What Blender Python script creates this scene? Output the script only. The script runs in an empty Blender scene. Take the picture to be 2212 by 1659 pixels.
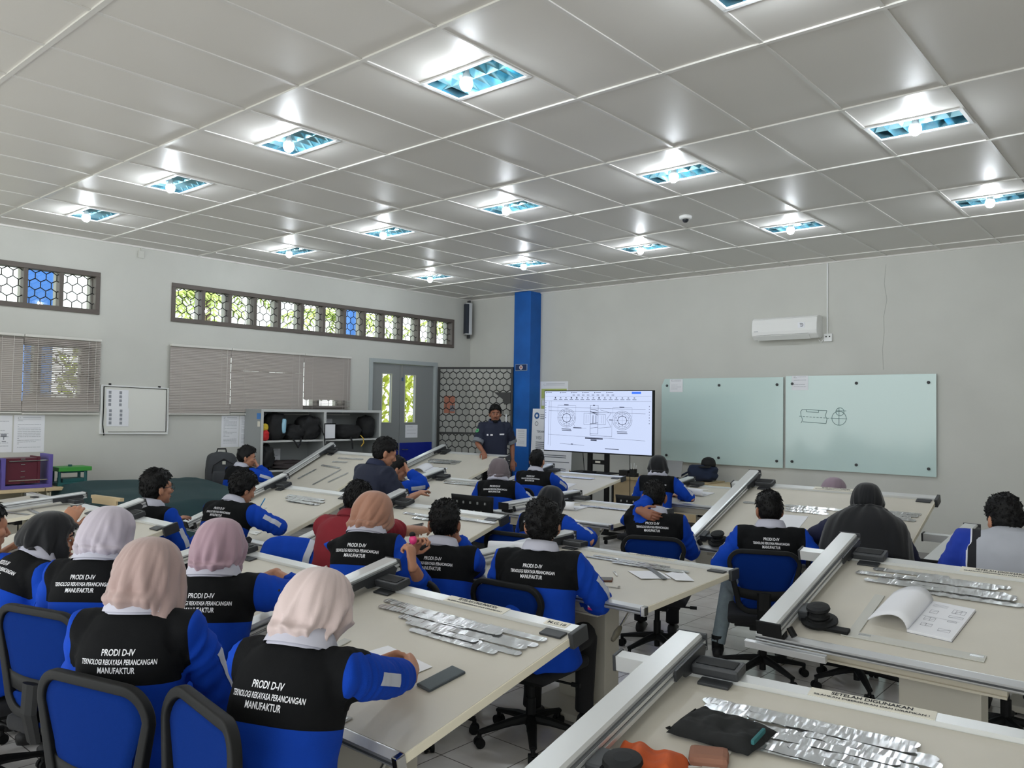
BULB, WORLD, EXPO, SCREEN = 240., 2.6, 0.44, .74
import bpy, bmesh, math, random
import numpy as np
from math import sin, cos, pi, radians, sqrt, atan2
from mathutils import Vector, Matrix, Euler, noise
from mathutils.bvhtree import BVHTree

random.seed(7)
SC = bpy.context.scene
COL = SC.collection
V = Vector
H_CAM = 1.70
ZC = 3.6405          # ceiling height
LX = -7.0            # left wall
FY = 7.55            # front wall

# ------------------------------------------------------------------ materials
MATS = {}
def rgb(r, g, b):
    f = lambda c: ((c / 255 + .055) / 1.055) ** 2.4 if c > 10 else c / 255 / 12.92
    return (f(r), f(g), f(b), 1)
def M(name, col=None, rough=.5, metal=0., var=0., vscale=6., bump=0., bscale=200., emit=None, estr=0., spec=None, sheen=0., trans=0., alpha=1.):
    if name in MATS: return MATS[name]
    m = bpy.data.materials.new(name); m.use_nodes = True
    nt = m.node_tree; n = nt.nodes; l = nt.links
    p = n['Principled BSDF']
    c = rgb(*col)
    p.inputs['Base Color'].default_value = c
    p.inputs['Roughness'].default_value = rough
    p.inputs['Metallic'].default_value = metal
    if spec is not None: p.inputs['Specular IOR Level'].default_value = spec
    if sheen: p.inputs['Sheen Weight'].default_value = sheen
    if trans: p.inputs['Transmission Weight'].default_value = trans
    if alpha < 1: p.inputs['Alpha'].default_value = alpha
    if emit: p.inputs['Emission Color'].default_value = rgb(*emit); p.inputs['Emission Strength'].default_value = estr
    tc = n.new('ShaderNodeTexCoord')
    if var:
        t = n.new('ShaderNodeTexNoise'); t.inputs['Scale'].default_value = vscale; t.inputs['Detail'].default_value = 5
        l.new(tc.outputs['Object'], t.inputs['Vector'])
        mr = n.new('ShaderNodeMapRange'); mr.inputs[1].default_value = .3; mr.inputs[2].default_value = .7
        mr.inputs[3].default_value = 1 - var; mr.inputs[4].default_value = 1 + var * .6
        l.new(t.outputs['Fac'], mr.inputs[0])
        mx = n.new('ShaderNodeVectorMath'); mx.operation = 'SCALE'; mx.inputs[0].default_value = c[:3]
        l.new(mr.outputs[0], mx.inputs['Scale']); l.new(mx.outputs[0], p.inputs['Base Color'])
    if bump:
        t = n.new('ShaderNodeTexNoise'); t.inputs['Scale'].default_value = bscale; t.inputs['Detail'].default_value = 3
        l.new(tc.outputs['Object'], t.inputs['Vector'])
        b = n.new('ShaderNodeBump'); b.inputs['Strength'].default_value = bump; b.inputs['Distance'].default_value = .004
        l.new(t.outputs['Fac'], b.inputs['Height']); l.new(b.outputs[0], p.inputs['Normal'])
    MATS[name] = m
    return m

def jacket_mat():
    m = M('workwear_cloth', (17, 66, 176), .85, var=.10, vscale=9, bump=.25, bscale=420, spec=.15)
    nt = m.node_tree; n = nt.nodes; l = nt.links; p = n['Principled BSDF']
    src = p.inputs['Base Color'].links[0].from_socket
    a = n.new('ShaderNodeAttribute'); a.attribute_name = 'yoke'
    g = n.new('ShaderNodeMath'); g.operation = 'GREATER_THAN'; g.inputs[1].default_value = 0
    l.new(a.outputs['Fac'], g.inputs[0])
    mx = n.new('ShaderNodeMix'); mx.data_type = 'RGBA'
    l.new(g.outputs[0], mx.inputs['Factor']); l.new(src, mx.inputs['A']); mx.inputs['B'].default_value = rgb(17, 18, 20)
    l.new(mx.outputs['Result'], p.inputs['Base Color'])
    return m
def tee_mat():
    m = M('sports_shirt_cloth', (178, 181, 190), .85, var=.06, vscale=7)
    nt = m.node_tree; n = nt.nodes; l = nt.links; p = n['Principled BSDF']
    src = p.inputs['Base Color'].links[0].from_socket
    a = n.new('ShaderNodeAttribute'); a.attribute_name = 'side'
    prev = src
    for th, c in ((.150, (24, 24, 30)), (.192, (225, 228, 235)), (.200, (22, 56, 165))):
        g = n.new('ShaderNodeMath'); g.operation = 'GREATER_THAN'; g.inputs[1].default_value = th
        l.new(a.outputs['Fac'], g.inputs[0])
        mx = n.new('ShaderNodeMix'); mx.data_type = 'RGBA'
        l.new(g.outputs[0], mx.inputs['Factor']); l.new(prev, mx.inputs['A']); mx.inputs['B'].default_value = rgb(*c)
        prev = mx.outputs['Result']
    l.new(prev, p.inputs['Base Color'])
    return m

# ------------------------------------------------------------------ mesh builder
class MB:
    def __init__(s): s.v = []; s.f = []; s.m = []
    def add(s, vs, fs, mi=0):
        o = len(s.v); s.v += [tuple(p) for p in vs]; s.f += [tuple(i + o for i in f) for f in fs]; s.m += [mi] * len(fs); return s
    def box(s, a, b, mi=0, mat=None, faces=None):
        (x0, y0, z0), (x1, y1, z1) = a, b
        vs = [V(p) for p in ((x0,y0,z0),(x1,y0,z0),(x1,y1,z0),(x0,y1,z0),(x0,y0,z1),(x1,y0,z1),(x1,y1,z1),(x0,y1,z1))]
        if mat: vs = [mat @ p if isinstance(mat, Matrix) else mat(p) for p in vs]
        fs = [(3,2,1,0),(4,5,6,7),(0,1,5,4),(1,2,6,5),(2,3,7,6),(3,0,4,7)]
        if faces: fs = [fs[i] for i in faces]
        return s.add(vs, fs, mi)
    def tube(s, path, rad, n=10, mi=0, ref=None, caps=True, round_caps=False):
        P = [V(p) for p in path]; k = len(P)
        if not isinstance(rad, (list, tuple)) or (len(rad) == 2 and k != 2 and not isinstance(rad[0], (list, tuple))): rad = [rad] * k
        ref = V(ref) if ref is not None else V((0, 0, 1))
        rings = []; up = None
        for i in range(k):
            t = (P[min(i + 1, k - 1)] - P[max(i - 1, 0)])
            if t.length < 1e-9: t = V((0, 0, 1))
            t.normalize()
            r0 = up if up is not None else ref
            a = r0 - t * r0.dot(t)
            if a.length < 1e-3: a = V((1, 0, 0)) - t * t.x
            if a.length < 1e-3: a = V((0, 1, 0)) - t * t.y
            a.normalize(); up = a
            b = t.cross(a)
            r = rad[i]; ra, rb = r if isinstance(r, (list, tuple)) else (r, r)
            rings.append([P[i] + a * (ra * cos(2*pi*j/n)) + b * (rb * sin(2*pi*j/n)) for j in range(n)])
        vs = [p for r in rings for p in r]
        fs = [(i*n+j, i*n+(j+1) % n, (i+1)*n+(j+1) % n, (i+1)*n+j) for i in range(k-1) for j in range(n)]
        if caps:
            if round_caps:
                t0 = (P[0]-P[1]).normalized(); t1 = (P[-1]-P[-2]).normalized()
                r0 = rad[0] if not isinstance(rad[0], (list, tuple)) else min(rad[0]); r1 = rad[-1] if not isinstance(rad[-1], (list, tuple)) else min(rad[-1])
                m0 = [P[0] + (q-P[0])*.7 + t0*r0*.7 for q in rings[0]]; m1 = [P[-1] + (q-P[-1])*.7 + t1*r1*.7 for q in rings[-1]]
                o = len(vs); vs += m0 + m1
                fs += [(j, o+j, o+(j+1) % n, (j+1) % n) for j in range(n)]
                e = (k-1)*n
                fs += [(e+j, e+(j+1) % n, o+n+(j+1) % n, o+n+j) for j in range(n)]
                fs += [tuple(o+j for j in range(n)), tuple(o+n+n-1-j for j in range(n))]
            else:
                fs += [tuple(range(n))[::1], tuple((k-1)*n + n-1-j for j in range(n))]
                fs[-2] = tuple(range(n-1, -1, -1))[::-1]
        return s.add(vs, fs, mi)
    def ell(s, c, r, n=16, m=10, mi=0, rot=None):
        c = V(c); vs = [c + (rot @ V((0,0,-r[2])) if rot else V((0,0,-r[2])))]
        for i in range(1, m):
            t = -pi/2 + pi*i/m
            for j in range(n):
                p = V((r[0]*cos(t)*cos(2*pi*j/n), r[1]*cos(t)*sin(2*pi*j/n), r[2]*sin(t)))
                vs.append(c + (rot @ p if rot else p))
        vs.append(c + (rot @ V((0,0,r[2])) if rot else V((0,0,r[2]))))
        fs = [(0, 1+(j+1) % n, 1+j) for j in range(n)]
        for i in range(m-2):
            a = 1+i*n
            fs += [(a+j, a+(j+1) % n, a+n+(j+1) % n, a+n+j) for j in range(n)]
        a = 1+(m-2)*n
        fs += [(a+j, a+(j+1) % n, len(vs)-1) for j in range(n)]
        return s.add(vs, fs, mi)
    def lathe(s, prof, c=(0,0,0), n=20, mi=0, mat=None):
        vs = []; c = V(c)
        for r, z in prof:
            for j in range(n):
                p = V((r*cos(2*pi*j/n), r*sin(2*pi*j/n), z))
                vs.append(c + (mat @ p if mat else p))
        k = len(prof)
        fs = [(i*n+j, i*n+(j+1) % n, (i+1)*n+(j+1) % n, (i+1)*n+j) for i in range(k-1) for j in range(n)]
        if prof[0][0] > 1e-6: fs.append(tuple(range(n-1, -1, -1)))
        if prof[-1][0] > 1e-6: fs.append(tuple((k-1)*n+j for j in range(n)))
        return s.add(vs, fs, mi)
    def prism(s, poly, fn, a, b, mi=0):
        """poly: 2-D outline, fn(p, h) -> 3-D, extruded from h=a to h=b"""
        n = len(poly); vs = [fn(p, a) for p in poly] + [fn(p, b) for p in poly]
        fs = [(i, (i+1) % n, n+(i+1) % n, n+i) for i in range(n)] + [tuple(range(n-1, -1, -1)), tuple(range(n, 2*n))]
        return s.add(vs, fs, mi)
    def grid(s, fn, nu, nv, mi=0, wrap=False):
        vs = [fn(i/nu, j/nv) for j in range(nv+1) for i in range(nu + (0 if wrap else 1))]
        w = nu if wrap else nu+1
        fs = [(j*w+i, j*w+(i+1) % w, (j+1)*w+(i+1) % w, (j+1)*w+i) for j in range(nv) for i in range(nu)]
        return s.add(vs, fs, mi)
    def mesh(s, name, mats, smooth=False, fix=True, bevel=0, weld=False):
        me = bpy.data.meshes.new(name); me.from_pydata(s.v, [], s.f)
        mats = mats if isinstance(mats, (list, tuple)) else [mats]
        for m in mats: me.materials.append(m)
        me.polygons.foreach_set('material_index', s.m)
        if fix or bevel or weld:
            bm = bmesh.new(); bm.from_mesh(me)
            if weld: bmesh.ops.remove_doubles(bm, verts=bm.verts, dist=1e-5)
            bmesh.ops.recalc_face_normals(bm, faces=bm.faces)
            if bevel:
                es = [e for e in bm.edges if len(e.link_faces) == 2 and e.calc_face_angle(0) > .6]
                bmesh.ops.bevel(bm, geom=es, offset=bevel, segments=2, affect='EDGES', profile=.6, clamp_overlap=True)
            bm.to_mesh(me); bm.free()
        if smooth: me.polygons.foreach_set('use_smooth', [True]*len(me.polygons))
        me.update(); return me
    def build(s, name, mats, parent=None, **k):
        o = bpy.data.objects.new(name, s.mesh(name, mats, **k)); COL.objects.link(o)
        if parent: o.parent = parent
        return o

def tag(o, label=None, cat=None, group=None, kind=None):
    if label: o['label'] = label
    if cat: o['category'] = cat
    if group: o['group'] = group
    if kind: o['kind'] = kind
    return o
def thing(name, label, cat, loc=(0,0,0), rz=0, group=None):
    o = bpy.data.objects.new(name, None); COL.objects.link(o)
    o.location = loc; o.rotation_euler = (0, 0, rz); o.empty_display_size = .1
    return tag(o, label, cat, group)
def struct(o): o['kind'] = 'structure'; return o
def copy_tree(o, parent=None):
    c = o.copy(); COL.objects.link(c)
    if parent: c.parent = parent
    for ch in list(o.children): copy_tree(ch, c)
    return c
def place(o, loc, R=None):
    m = (R.to_4x4() if R else Matrix.Identity(4)).copy(); m.translation = V(loc); o.matrix_world = m; return o
def frame(x, y):                         # rotation matrix from x axis and approximate y axis
    x = V(x).normalized(); y = V(y); z = x.cross(y).normalized(); y = z.cross(x)
    return Matrix((x, y, z)).transposed()

def remesh(mb, voxel, smooth=3, fac=.5):
    """union of overlapping closed shapes into one continuous skin (data only)"""
    me = mb.mesh('tmp', [], fix=True)
    o = bpy.data.objects.new('tmp', me); COL.objects.link(o)
    r = o.modifiers.new('r', 'REMESH'); r.mode = 'VOXEL'; r.voxel_size = voxel; r.adaptivity = 0
    if smooth:
        sm = o.modifiers.new('s', 'SMOOTH'); sm.iterations = smooth; sm.factor = fac
    dg = bpy.context.evaluated_depsgraph_get(); dg.update()
    res = bpy.data.meshes.new_from_object(o.evaluated_get(dg))
    bpy.data.objects.remove(o); bpy.data.meshes.remove(me)
    res.polygons.foreach_set('use_smooth', [True]*len(res.polygons))
    return res

_TX = {}
def text_geo(body, size=1., bold=.0, align='LEFT'):
    k = (body, size, bold, align)
    if k in _TX: return _TX[k]
    c = bpy.data.curves.new('t', 'FONT'); c.body = body; c.size = size; c.offset = bold*size; c.align_x = align; c.resolution_u = 3
    o = bpy.data.objects.new('t', c); COL.objects.link(o)
    dg = bpy.context.evaluated_depsgraph_get(); dg.update()
    me = bpy.data.meshes.new_from_object(o.evaluated_get(dg))
    vs = [(v.co.x, v.co.y) for v in me.vertices]; fs = [tuple(p.vertices) for p in me.polygons]
    bpy.data.objects.remove(o); bpy.data.meshes.remove(me)
    _TX[k] = (vs, fs); return vs, fs
def put_text(mb, fn, body, size, x, y, align='LEFT', bold=0., mi=0, width=None):
    vs, fs = text_geo(body, size, bold, align)
    sx = 1
    if width:
        w = max(p[0] for p in vs) - min(p[0] for p in vs); sx = width / w
    mb.add([fn(x + p[0]*sx, y + p[1]) for p in vs], fs, mi)

MT = dict(
 floor=None,
 wall=M('painted_plaster_wall', (203, 203, 197), .75, var=.05, vscale=1.3, bump=.08, bscale=30, spec=.2),
 ceil=M('ceiling_tile_board', (222, 219, 214), .45, var=.03, vscale=.7, bump=.06, bscale=160, spec=.35),
 tbar=M('ceiling_grid_paint', (222, 220, 216), .3, spec=.5),
 blue=M('blue_column_paint', (28, 96, 178), .55, var=.22, vscale=2.2, spec=.3),
 frame=M('brown_grey_window_paint', (96, 88, 83), .6),
 reveal=M('window_fin_paint', (176, 176, 168), .8),
 iron=M('black_iron', (28, 28, 28), .5, metal=.0),
 glass=M('window_glass', (235, 240, 240), .05, trans=1., spec=.3),
 slat=M('taupe_blind_slat', (176, 168, 162), .55),
 rail=M('white_blind_rail', (214, 212, 206), .5),
 door=M('grey_door_paint', (138, 141, 141), .5),
 doorframe=M('pale_grey_door_frame', (168, 175, 176), .5),
 doorblue=M('blue_kick_panel', (12, 34, 140), .4),
 board=M('cream_drawing_board', (206, 201, 189), .42, var=.05, vscale=3, spec=.3),
 edge=M('cream_board_edge', (236, 229, 208), .45),
 black=M('black_plastic', (18, 19, 20), .6, spec=.25, bump=.1, bscale=900),
 dark=M('charcoal_plastic', (50, 52, 55), .45, bump=.15, bscale=700),
 alu=M('brushed_aluminium', (214, 216, 218), .36, metal=.75),
 aluw=M('white_anodised_rail', (222, 224, 224), .3, metal=.35),
 groove=M('rail_groove', (84, 86, 88), .5, metal=.3),
 chrome=M('chrome', (200, 200, 200), .12, metal=1.),
 steel=M('thin_shim_steel', (206, 208, 208), .24, metal=.85),
 cream=M('cream_table_paint', (206, 199, 182), .5, var=.05, vscale=5),
 ped=M('grey_beige_pedestal_paint', (188, 184, 172), .5),
 paper=M('white_paper', (236, 237, 242), .8),
 ink=M('grey_print_ink', (150, 152, 160), .8),
 inkd=M('dark_print_ink', (40, 42, 48), .8),
 label=M('cream_label_paper', (226, 222, 208), .6),
 lwood=M('pale_wood_veneer', (206, 184, 146), .5, var=.08, vscale=4),
 mesh=M('blue_chair_mesh', (11, 42, 110), .9, spec=.05, bump=.5, bscale=600),
 meshd=M('dark_seat_fabric', (22, 23, 26), .9, bump=.4, bscale=500),
 skin=M('skin_tan', (186, 132, 104), .5, var=.05, vscale=30),
 skind=M('skin_brown', (150, 98, 74), .5, var=.06, vscale=30),
 hair=M('black_hair', (13, 12, 13), .55, spec=.25, bump=.5, bscale=260),
 shirt=M('lilac_grey_shirt_cloth', (190, 190, 204), .85),
 white=M('white_paint', (235, 236, 236), .4),
 thread=M('white_embroidery', (236, 236, 240), .8),
 jeans=M('pale_jeans', (142, 156, 162), .9, var=.1, vscale=30),
 blackc=M('black_trouser_cloth', (17, 17, 20), .9),
 shoe=M('black_shoe', (24, 23, 24), .6),
)
MT['jacket'] = jacket_mat(); MT['tee'] = tee_mat()

def floor_mat():
    m = bpy.data.materials.new('glazed_floor_tile'); m.use_nodes = True
    nt = m.node_tree; n = nt.nodes; l = nt.links; p = n['Principled BSDF']
    tc = n.new('ShaderNodeTexCoord'); sp = n.new('ShaderNodeSeparateXYZ'); l.new(tc.outputs['Object'], sp.inputs[0])
    S = .3335; g = .0028
    def lines(sock, off):
        a = n.new('ShaderNodeMath'); a.operation = 'SUBTRACT'; a.inputs[1].default_value = off - 100*S; l.new(sock, a.inputs[0])
        b = n.new('ShaderNodeMath'); b.operation = 'MODULO'; b.inputs[1].default_value = S; l.new(a.outputs[0], b.inputs[0])
        c = n.new('ShaderNodeMath'); c.operation = 'SUBTRACT'; c.inputs[1].default_value = S/2; l.new(b.outputs[0], c.inputs[0])
        d = n.new('ShaderNodeMath'); d.operation = 'ABSOLUTE'; l.new(c.outputs[0], d.inputs[0])
        e = n.new('ShaderNodeMath'); e.operation = 'GREATER_THAN'; e.inputs[1].default_value = S/2 - g; l.new(d.outputs[0], e.inputs[0])
        f = n.new('ShaderNodeMath'); f.operation = 'DIVIDE'; f.inputs[1].default_value = S; l.new(a.outputs[0], f.inputs[0])
        h = n.new('ShaderNodeMath'); h.operation = 'FLOOR'; l.new(f.outputs[0], h.inputs[0])
        return e.outputs[0], h.outputs[0]
    ex, fx = lines(sp.outputs['X'], .087); ey, fy = lines(sp.outputs['Y'], .030)
    mx = n.new('ShaderNodeMath'); mx.operation = 'MAXIMUM'; l.new(ex, mx.inputs[0]); l.new(ey, mx.inputs[1])
    cb = n.new('ShaderNodeCombineXYZ'); l.new(fx, cb.inputs[0]); l.new(fy, cb.inputs[1])
    wn = n.new('ShaderNodeTexWhiteNoise'); l.new(cb.outputs[0], wn.inputs['Vector'])
    nz = n.new('ShaderNodeTexNoise'); nz.inputs['Scale'].default_value = 4.5; nz.inputs['Detail'].default_value = 6
    ad = n.new('ShaderNodeVectorMath'); ad.operation = 'ADD'; l.new(tc.outputs['Object'], ad.inputs[0])
    sc = n.new('ShaderNodeVectorMath'); sc.operation = 'SCALE'; sc.inputs['Scale'].default_value = 9; l.new(wn.outputs['Color'], sc.inputs[0])
    l.new(sc.outputs[0], ad.inputs[1]); l.new(ad.outputs[0], nz.inputs['Vector'])
    cr = n.new('ShaderNodeValToRGB'); cr.color_ramp.elements[0].position = .33; cr.color_ramp.elements[0].color = rgb(222, 217, 213)
    cr.color_ramp.elements[1].position = .66; cr.color_ramp.elements[1].color = rgb(240, 237, 234); l.new(nz.outputs['Fac'], cr.inputs[0])
    mix = n.new('ShaderNodeMix'); mix.data_type = 'RGBA'; l.new(mx.outputs[0], mix.inputs['Factor']); l.new(cr.outputs[0], mix.inputs['A'])
    mix.inputs['B'].default_value = rgb(92, 86, 82); l.new(mix.outputs['Result'], p.inputs['Base Color'])
    r = n.new('ShaderNodeMapRange'); r.inputs[3].default_value = .16; r.inputs[4].default_value = .8; l.new(mx.outputs[0], r.inputs[0]); l.new(r.outputs[0], p.inputs['Roughness'])
    b = n.new('ShaderNodeBump'); b.invert = True; b.inputs['Strength'].default_value = .3; b.inputs['Distance'].default_value = .002; l.new(mx.outputs[0], b.inputs['Height']); l.new(b.outputs[0], p.inputs['Normal'])
    return m
MT['floor'] = floor_mat()
# ------------------------------------------------------------------ room shell
def glass_mat():
    m = bpy.data.materials.new('clear_pane'); m.use_nodes = True
    nt = m.node_tree; n = nt.nodes; l = nt.links; n.clear()
    o = n.new('ShaderNodeOutputMaterial'); t = n.new('ShaderNodeBsdfTransparent'); g = n.new('ShaderNodeBsdfGlossy'); x = n.new('ShaderNodeMixShader')
    t.inputs[0].default_value = (.96, .98, .97, 1); g.inputs['Roughness'].default_value = .03; x.inputs[0].default_value = .06
    l.new(t.outputs[0], x.inputs[1]); l.new(g.outputs[0], x.inputs[2]); l.new(x.outputs[0], o.inputs[0]); return m
MT['pane'] = glass_mat()
RX0, RX1, RY0 = -7.0, 6.6, -6.6
WT = .2
OPEN = dict(window_1=(-1.5, 1.195, 2.75, 3.25), window_2=(2.07, 7.12, 2.752, 3.247), window_3=(-1.5, 1.12, 1.66, 2.40),
            window_4=(2.15, 4.80, 1.66, 2.40), door_1=(5.27, 6.73, 0, 2.475))
mb = MB(); mb.box((RX0-.2, RY0, -.1), (RX1, FY+.2, 0)); struct(mb.build('floor', MT['floor']))
mb = MB()
ys = sorted({RY0, FY+.2} | {v for o in OPEN.values() for v in o[:2]})
for a, b in zip(ys, ys[1:]):
    hs = sorted([(o[2], o[3]) for o in OPEN.values() if o[0] <= a+1e-6 and o[1] >= b-1e-6]); z = 0
    for z0, z1 in hs:
        if z0 > z: mb.box((LX-WT, a, z), (LX, b, z0))
        z = z1
    mb.box((LX-WT, a, z), (LX, b, ZC+.1))
struct(mb.build('wall_left', MT['wall'], weld=True))
mb = MB(); mb.box((LX-WT, FY, 0), (RX1, FY+.2, ZC+.1)); wf = struct(mb.build('wall_front', MT['wall']))
mb = MB(); cr = [(-.03, 3.53), (-.05, 3.3), (-.02, 3.1), (-.055, 2.9), (-.05, 2.7), (-.07, 2.5), (-.06, 2.25)]
mb.tube([(x + .02, FY-.0005, z) for x, z in cr], .0022, n=4); mb.build('crack', M('wall_crack', (165, 166, 160), .9), wf)
mb = MB(); mb.box((RX1, RY0, 0), (RX1+.2, FY+.2, ZC+.1)); struct(mb.build('wall_right', MT['wall']))
mb = MB(); mb.box((-5.745, 7.28, 0), (-5.395, 7.56, ZC)); struct(mb.build('wall_column', MT['blue'], bevel=.006))
# narrow grey wainscot line along the foot of the walls
mb = MB(); mb.box((LX, RY0, 0), (LX+.012, 5.2, .1)); struct(mb.build('baseboard_left', M('grey_tile_skirting', (150, 148, 146), .3)))
mb = MB(); mb.box((-5.39, FY-.012, 0), (RX1, FY, .1)); struct(mb.build('baseboard_front', MATS['grey_tile_skirting']))

# ceiling boards with holes for the light fittings
LIGHTS = [(i, j) for i in (-10, -7, -4, -1, 2) for j in (0, 2, 4)]
LY = lambda j: 1.2*j + .59
LW, LD = .575, .315
mb = MB(); holes = {(i, j) for i, j in LIGHTS}
for i in range(-12, 11):
    for j in range(-6, 7):
        x0, x1 = max(.6*i, RX0), min(.6*i+.6, RX1); y0, y1 = max(1.2*j, RY0), min(1.2*j+1.2, FY)
        if x1 <= x0 or y1 <= y0: continue
        if (i, j) in holes:
            cx = .6*i+.3; cy = LY(j); a, b, c, d = cx-LW/2, cx+LW/2, cy-LD/2, cy+LD/2
            for q in ((x0, x1, y0, c), (x0, x1, d, y1), (x0, a, c, d), (b, x1, c, d)): mb.box((q[0], q[2], ZC), (q[1], q[3], ZC+.02))
        else: mb.box((x0, y0, ZC), (x1, y1, ZC+.02))
mb.box((RX0-.2, RY0, ZC+.16), (RX1+.2, FY+.2, ZC+.3))
struct(mb.build('ceiling', MT['ceil'], fix=False))
mb = MB()
for i in range(-11, 11):
    if RX0 < .6*i < RX1: mb.box((.6*i-.011, RY0, ZC-.007), (.6*i+.011, FY, ZC))
for j in range(-5, 7):
    if RY0 < 1.2*j < FY: mb.box((RX0, 1.2*j-.014, ZC-.010), (RX1, 1.2*j+.014, ZC))
mb.box((RX0, RY0, ZC-.02), (RX0+.02, FY, ZC)); mb.box((RX0, FY-.02, ZC-.02), (RX1, FY, ZC))
struct(mb.build('trim_1', MT['tbar'], fix=False))

# ------------------------------------------------------------------ honeycomb iron work
def hexnet(mb, fn, w, h, cw, r, flat=.012):
    """fn(u,v)->3-D; cells cw wide, pointed top and bottom, clipped to w x h"""
    ch = cw*.866; s = cw*.56; rise = (ch - s)
    seen = set()
    def seg(a, b):
        ax, ay = a; bx, by = b
        t0, t1 = 0., 1.
        for p, q0, q1 in ((0, 0, w), (1, 0, h)):
            d = b[p]-a[p]
            if abs(d) < 1e-9:
                if a[p] < q0-1e-6 or a[p] > q1+1e-6: return
                continue
            u0, u1 = (q0-a[p])/d, (q1-a[p])/d
            if u0 > u1: u0, u1 = u1, u0
            t0 = max(t0, u0); t1 = min(t1, u1)
        if t1 - t0 < .02: return
        A = (ax+(bx-ax)*t0, ay+(by-ay)*t0); B = (ax+(bx-ax)*t1, ay+(by-ay)*t1)
        k = (round(A[0], 3), round(A[1], 3), round(B[0], 3), round(B[1], 3))
        if k in seen: return
        seen.add(k)
        mb.tube([fn(*A), fn(*B)], r, n=4)
    rows = int(h/ch)+3; cols = int(w/cw)+3
    for k in range(-1, rows):
        y = k*ch
        for c in range(-1, cols):
            x = c*cw + (cw/2 if k % 2 else 0)
            seg((x, y), (x, y+s))
            seg((x, y+s), (x+cw/2, y+ch)); seg((x, y+s), (x-cw/2, y+ch))

def window(name, y0, y1, z0, z1, panes, cw):
    root = thing(name, None, None, (LX, (y0+y1)/2, z0)); struct(root)
    cy = (y0+y1)/2; W = y1-y0; Hh = z1-z0
    mb = MB()
    for a, b in (((-.1, -W/2, 0), (.018, W/2, .055)), ((-.1, -W/2, Hh-.055), (.018, W/2, Hh)), ((-.1, -W/2, .055), (.018, -W/2+.05, Hh-.055)), ((-.1, W/2-.05, .055), (.018, W/2, Hh-.055))): mb.box(a, b)
    st = (W-.1)/panes
    for k in range(1, panes): y = -W/2+.05+k*st; mb.box((-.1, y-.022, .055), (.008, y+.022, Hh-.055))
    mb.build('window_frame', MT['frame'], root, bevel=.003)
    mb = MB()
    for k in range(1, panes+1): y = -W/2+.05+k*st; mb.box((-.195, y-.02, .02), (-.1, y+.02, Hh-.02))
    mb.build('window_fin', MT['reveal'], root)
    mb = MB(); mb.box((-.172, -W/2, .0), (-.168, W/2, Hh)); mb.build('window_pane', MT['pane'], root)
    if cw:
        mb = MB(); hexnet(mb, lambda u, v: (-.035, -W/2+.05+u, .055+v), W-.1, Hh-.11, cw, .0055); mb.build('iron_grille', MT['iron'], root, fix=False)
    return root
window('window_1', *OPEN['window_1'], 7, .112)
window('window_2', *OPEN['window_2'], 13, .112)
window('window_3', *OPEN['window_3'], 5, .13)
window('window_4', *OPEN['window_4'], 6, .13)

# double door
d = thing('door_1', None, None, (LX, 5.27, 0)); struct(d)
mb = MB(); mb.box((-.2, 0, 0), (.03, .06, 2.475)); mb.box((-.2, 1.40, 0), (.03, 1.46, 2.475)); mb.box((-.2, .06, 2.41), (.03, 1.40, 2.475)); mb.build('door_frame', MT['doorframe'], d, bevel=.004)
for k, (a, b, p0, p1) in enumerate(((.062, .655, .29, .475), (.662, 1.398, .77, .99))):
    mb = MB(); z0, z1 = 1.466, 2.235
    for q in (((-.06, a, .02), (-.015, p0, 2.405)), ((-.06, p1, .02), (-.015, b, 2.405)), ((-.06, p0, .02), (-.015, p1, z0)), ((-.06, p0, z1), (-.015, p1, 2.405))): mb.box(*q)
    lf = mb.build('door_leaf', MT['door'], d)
    mb = MB(); mb.box((-.04, p0, z0), (-.036, p1, z1)); mb.build('vision_pane', MT['pane'], lf)
    mb = MB()
    for q in (((-.016, p0-.012, z0-.012), (-.010, p0, z1+.012)), ((-.016, p1, z0-.012), (-.010, p1+.012, z1+.012)), ((-.016, p0, z0-.012), (-.010, p1, z0)), ((-.016, p0, z1), (-.010, p1, z1+.012))): mb.box(*q)
    mb.build('pane_bead', M('pale_bead', (196, 196, 176), .5), lf)
    mb = MB(); mb.box((-.0155, a+.01, .03), (-.0125, b-.01, 1.13)); mb.build('kick_panel', MT['doorblue'], lf)
    y = b-.05 if k == 0 else a+.05
    mb = MB(); mb.tube([(-.015, y, 1.02), (.035, y, 1.02), (.035, y+(-.1 if k == 0 else .1), 1.02)], .009, n=8); mb.build('door_handle', MT['chrome'], lf)
mb = MB(); mb.tube([(-.012, .70, 2.40), (-.012, .70, 2.18)], .007, n=6); mb.box((-.015, .685, 2.14), (-.003, .715, 2.19)); mb.build('door_bolt', MT['chrome'], d)

# outer honeycomb gate swung into the corner
A = V((-6.93, 6.70, 0)); B = V((-5.73, 7.26, 0)); du = (B-A).normalized(); gw = (B-A).length; dn = V((-du.y, du.x, 0))
g = thing('honeycomb_gate', 'black iron honeycomb gate standing open between the grey door and blue column', 'gate', A)
G = lambda u, v, w=0: du*u + dn*w + V((0, 0, v))
mb = MB()
def bar(u0, u1, v0, v1): mb.add([G(u, v, w) for w in (-.018, .018) for u, v in ((u0, v0), (u1, v0), (u1, v1), (u0, v1))], [(3,2,1,0), (4,5,6,7), (0,1,5,4), (1,2,6,5), (2,3,7,6), (3,0,4,7)])
for q in ((0, .035, .02, 2.40), (gw-.035, gw, .02, 2.40), (.035, gw-.035, .02, .055), (.035, gw-.035, 2.365, 2.40), (.035, gw-.035, 1.27, 1.305)): bar(*q)
mb.build('gate_frame', MT['iron'], g)
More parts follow.
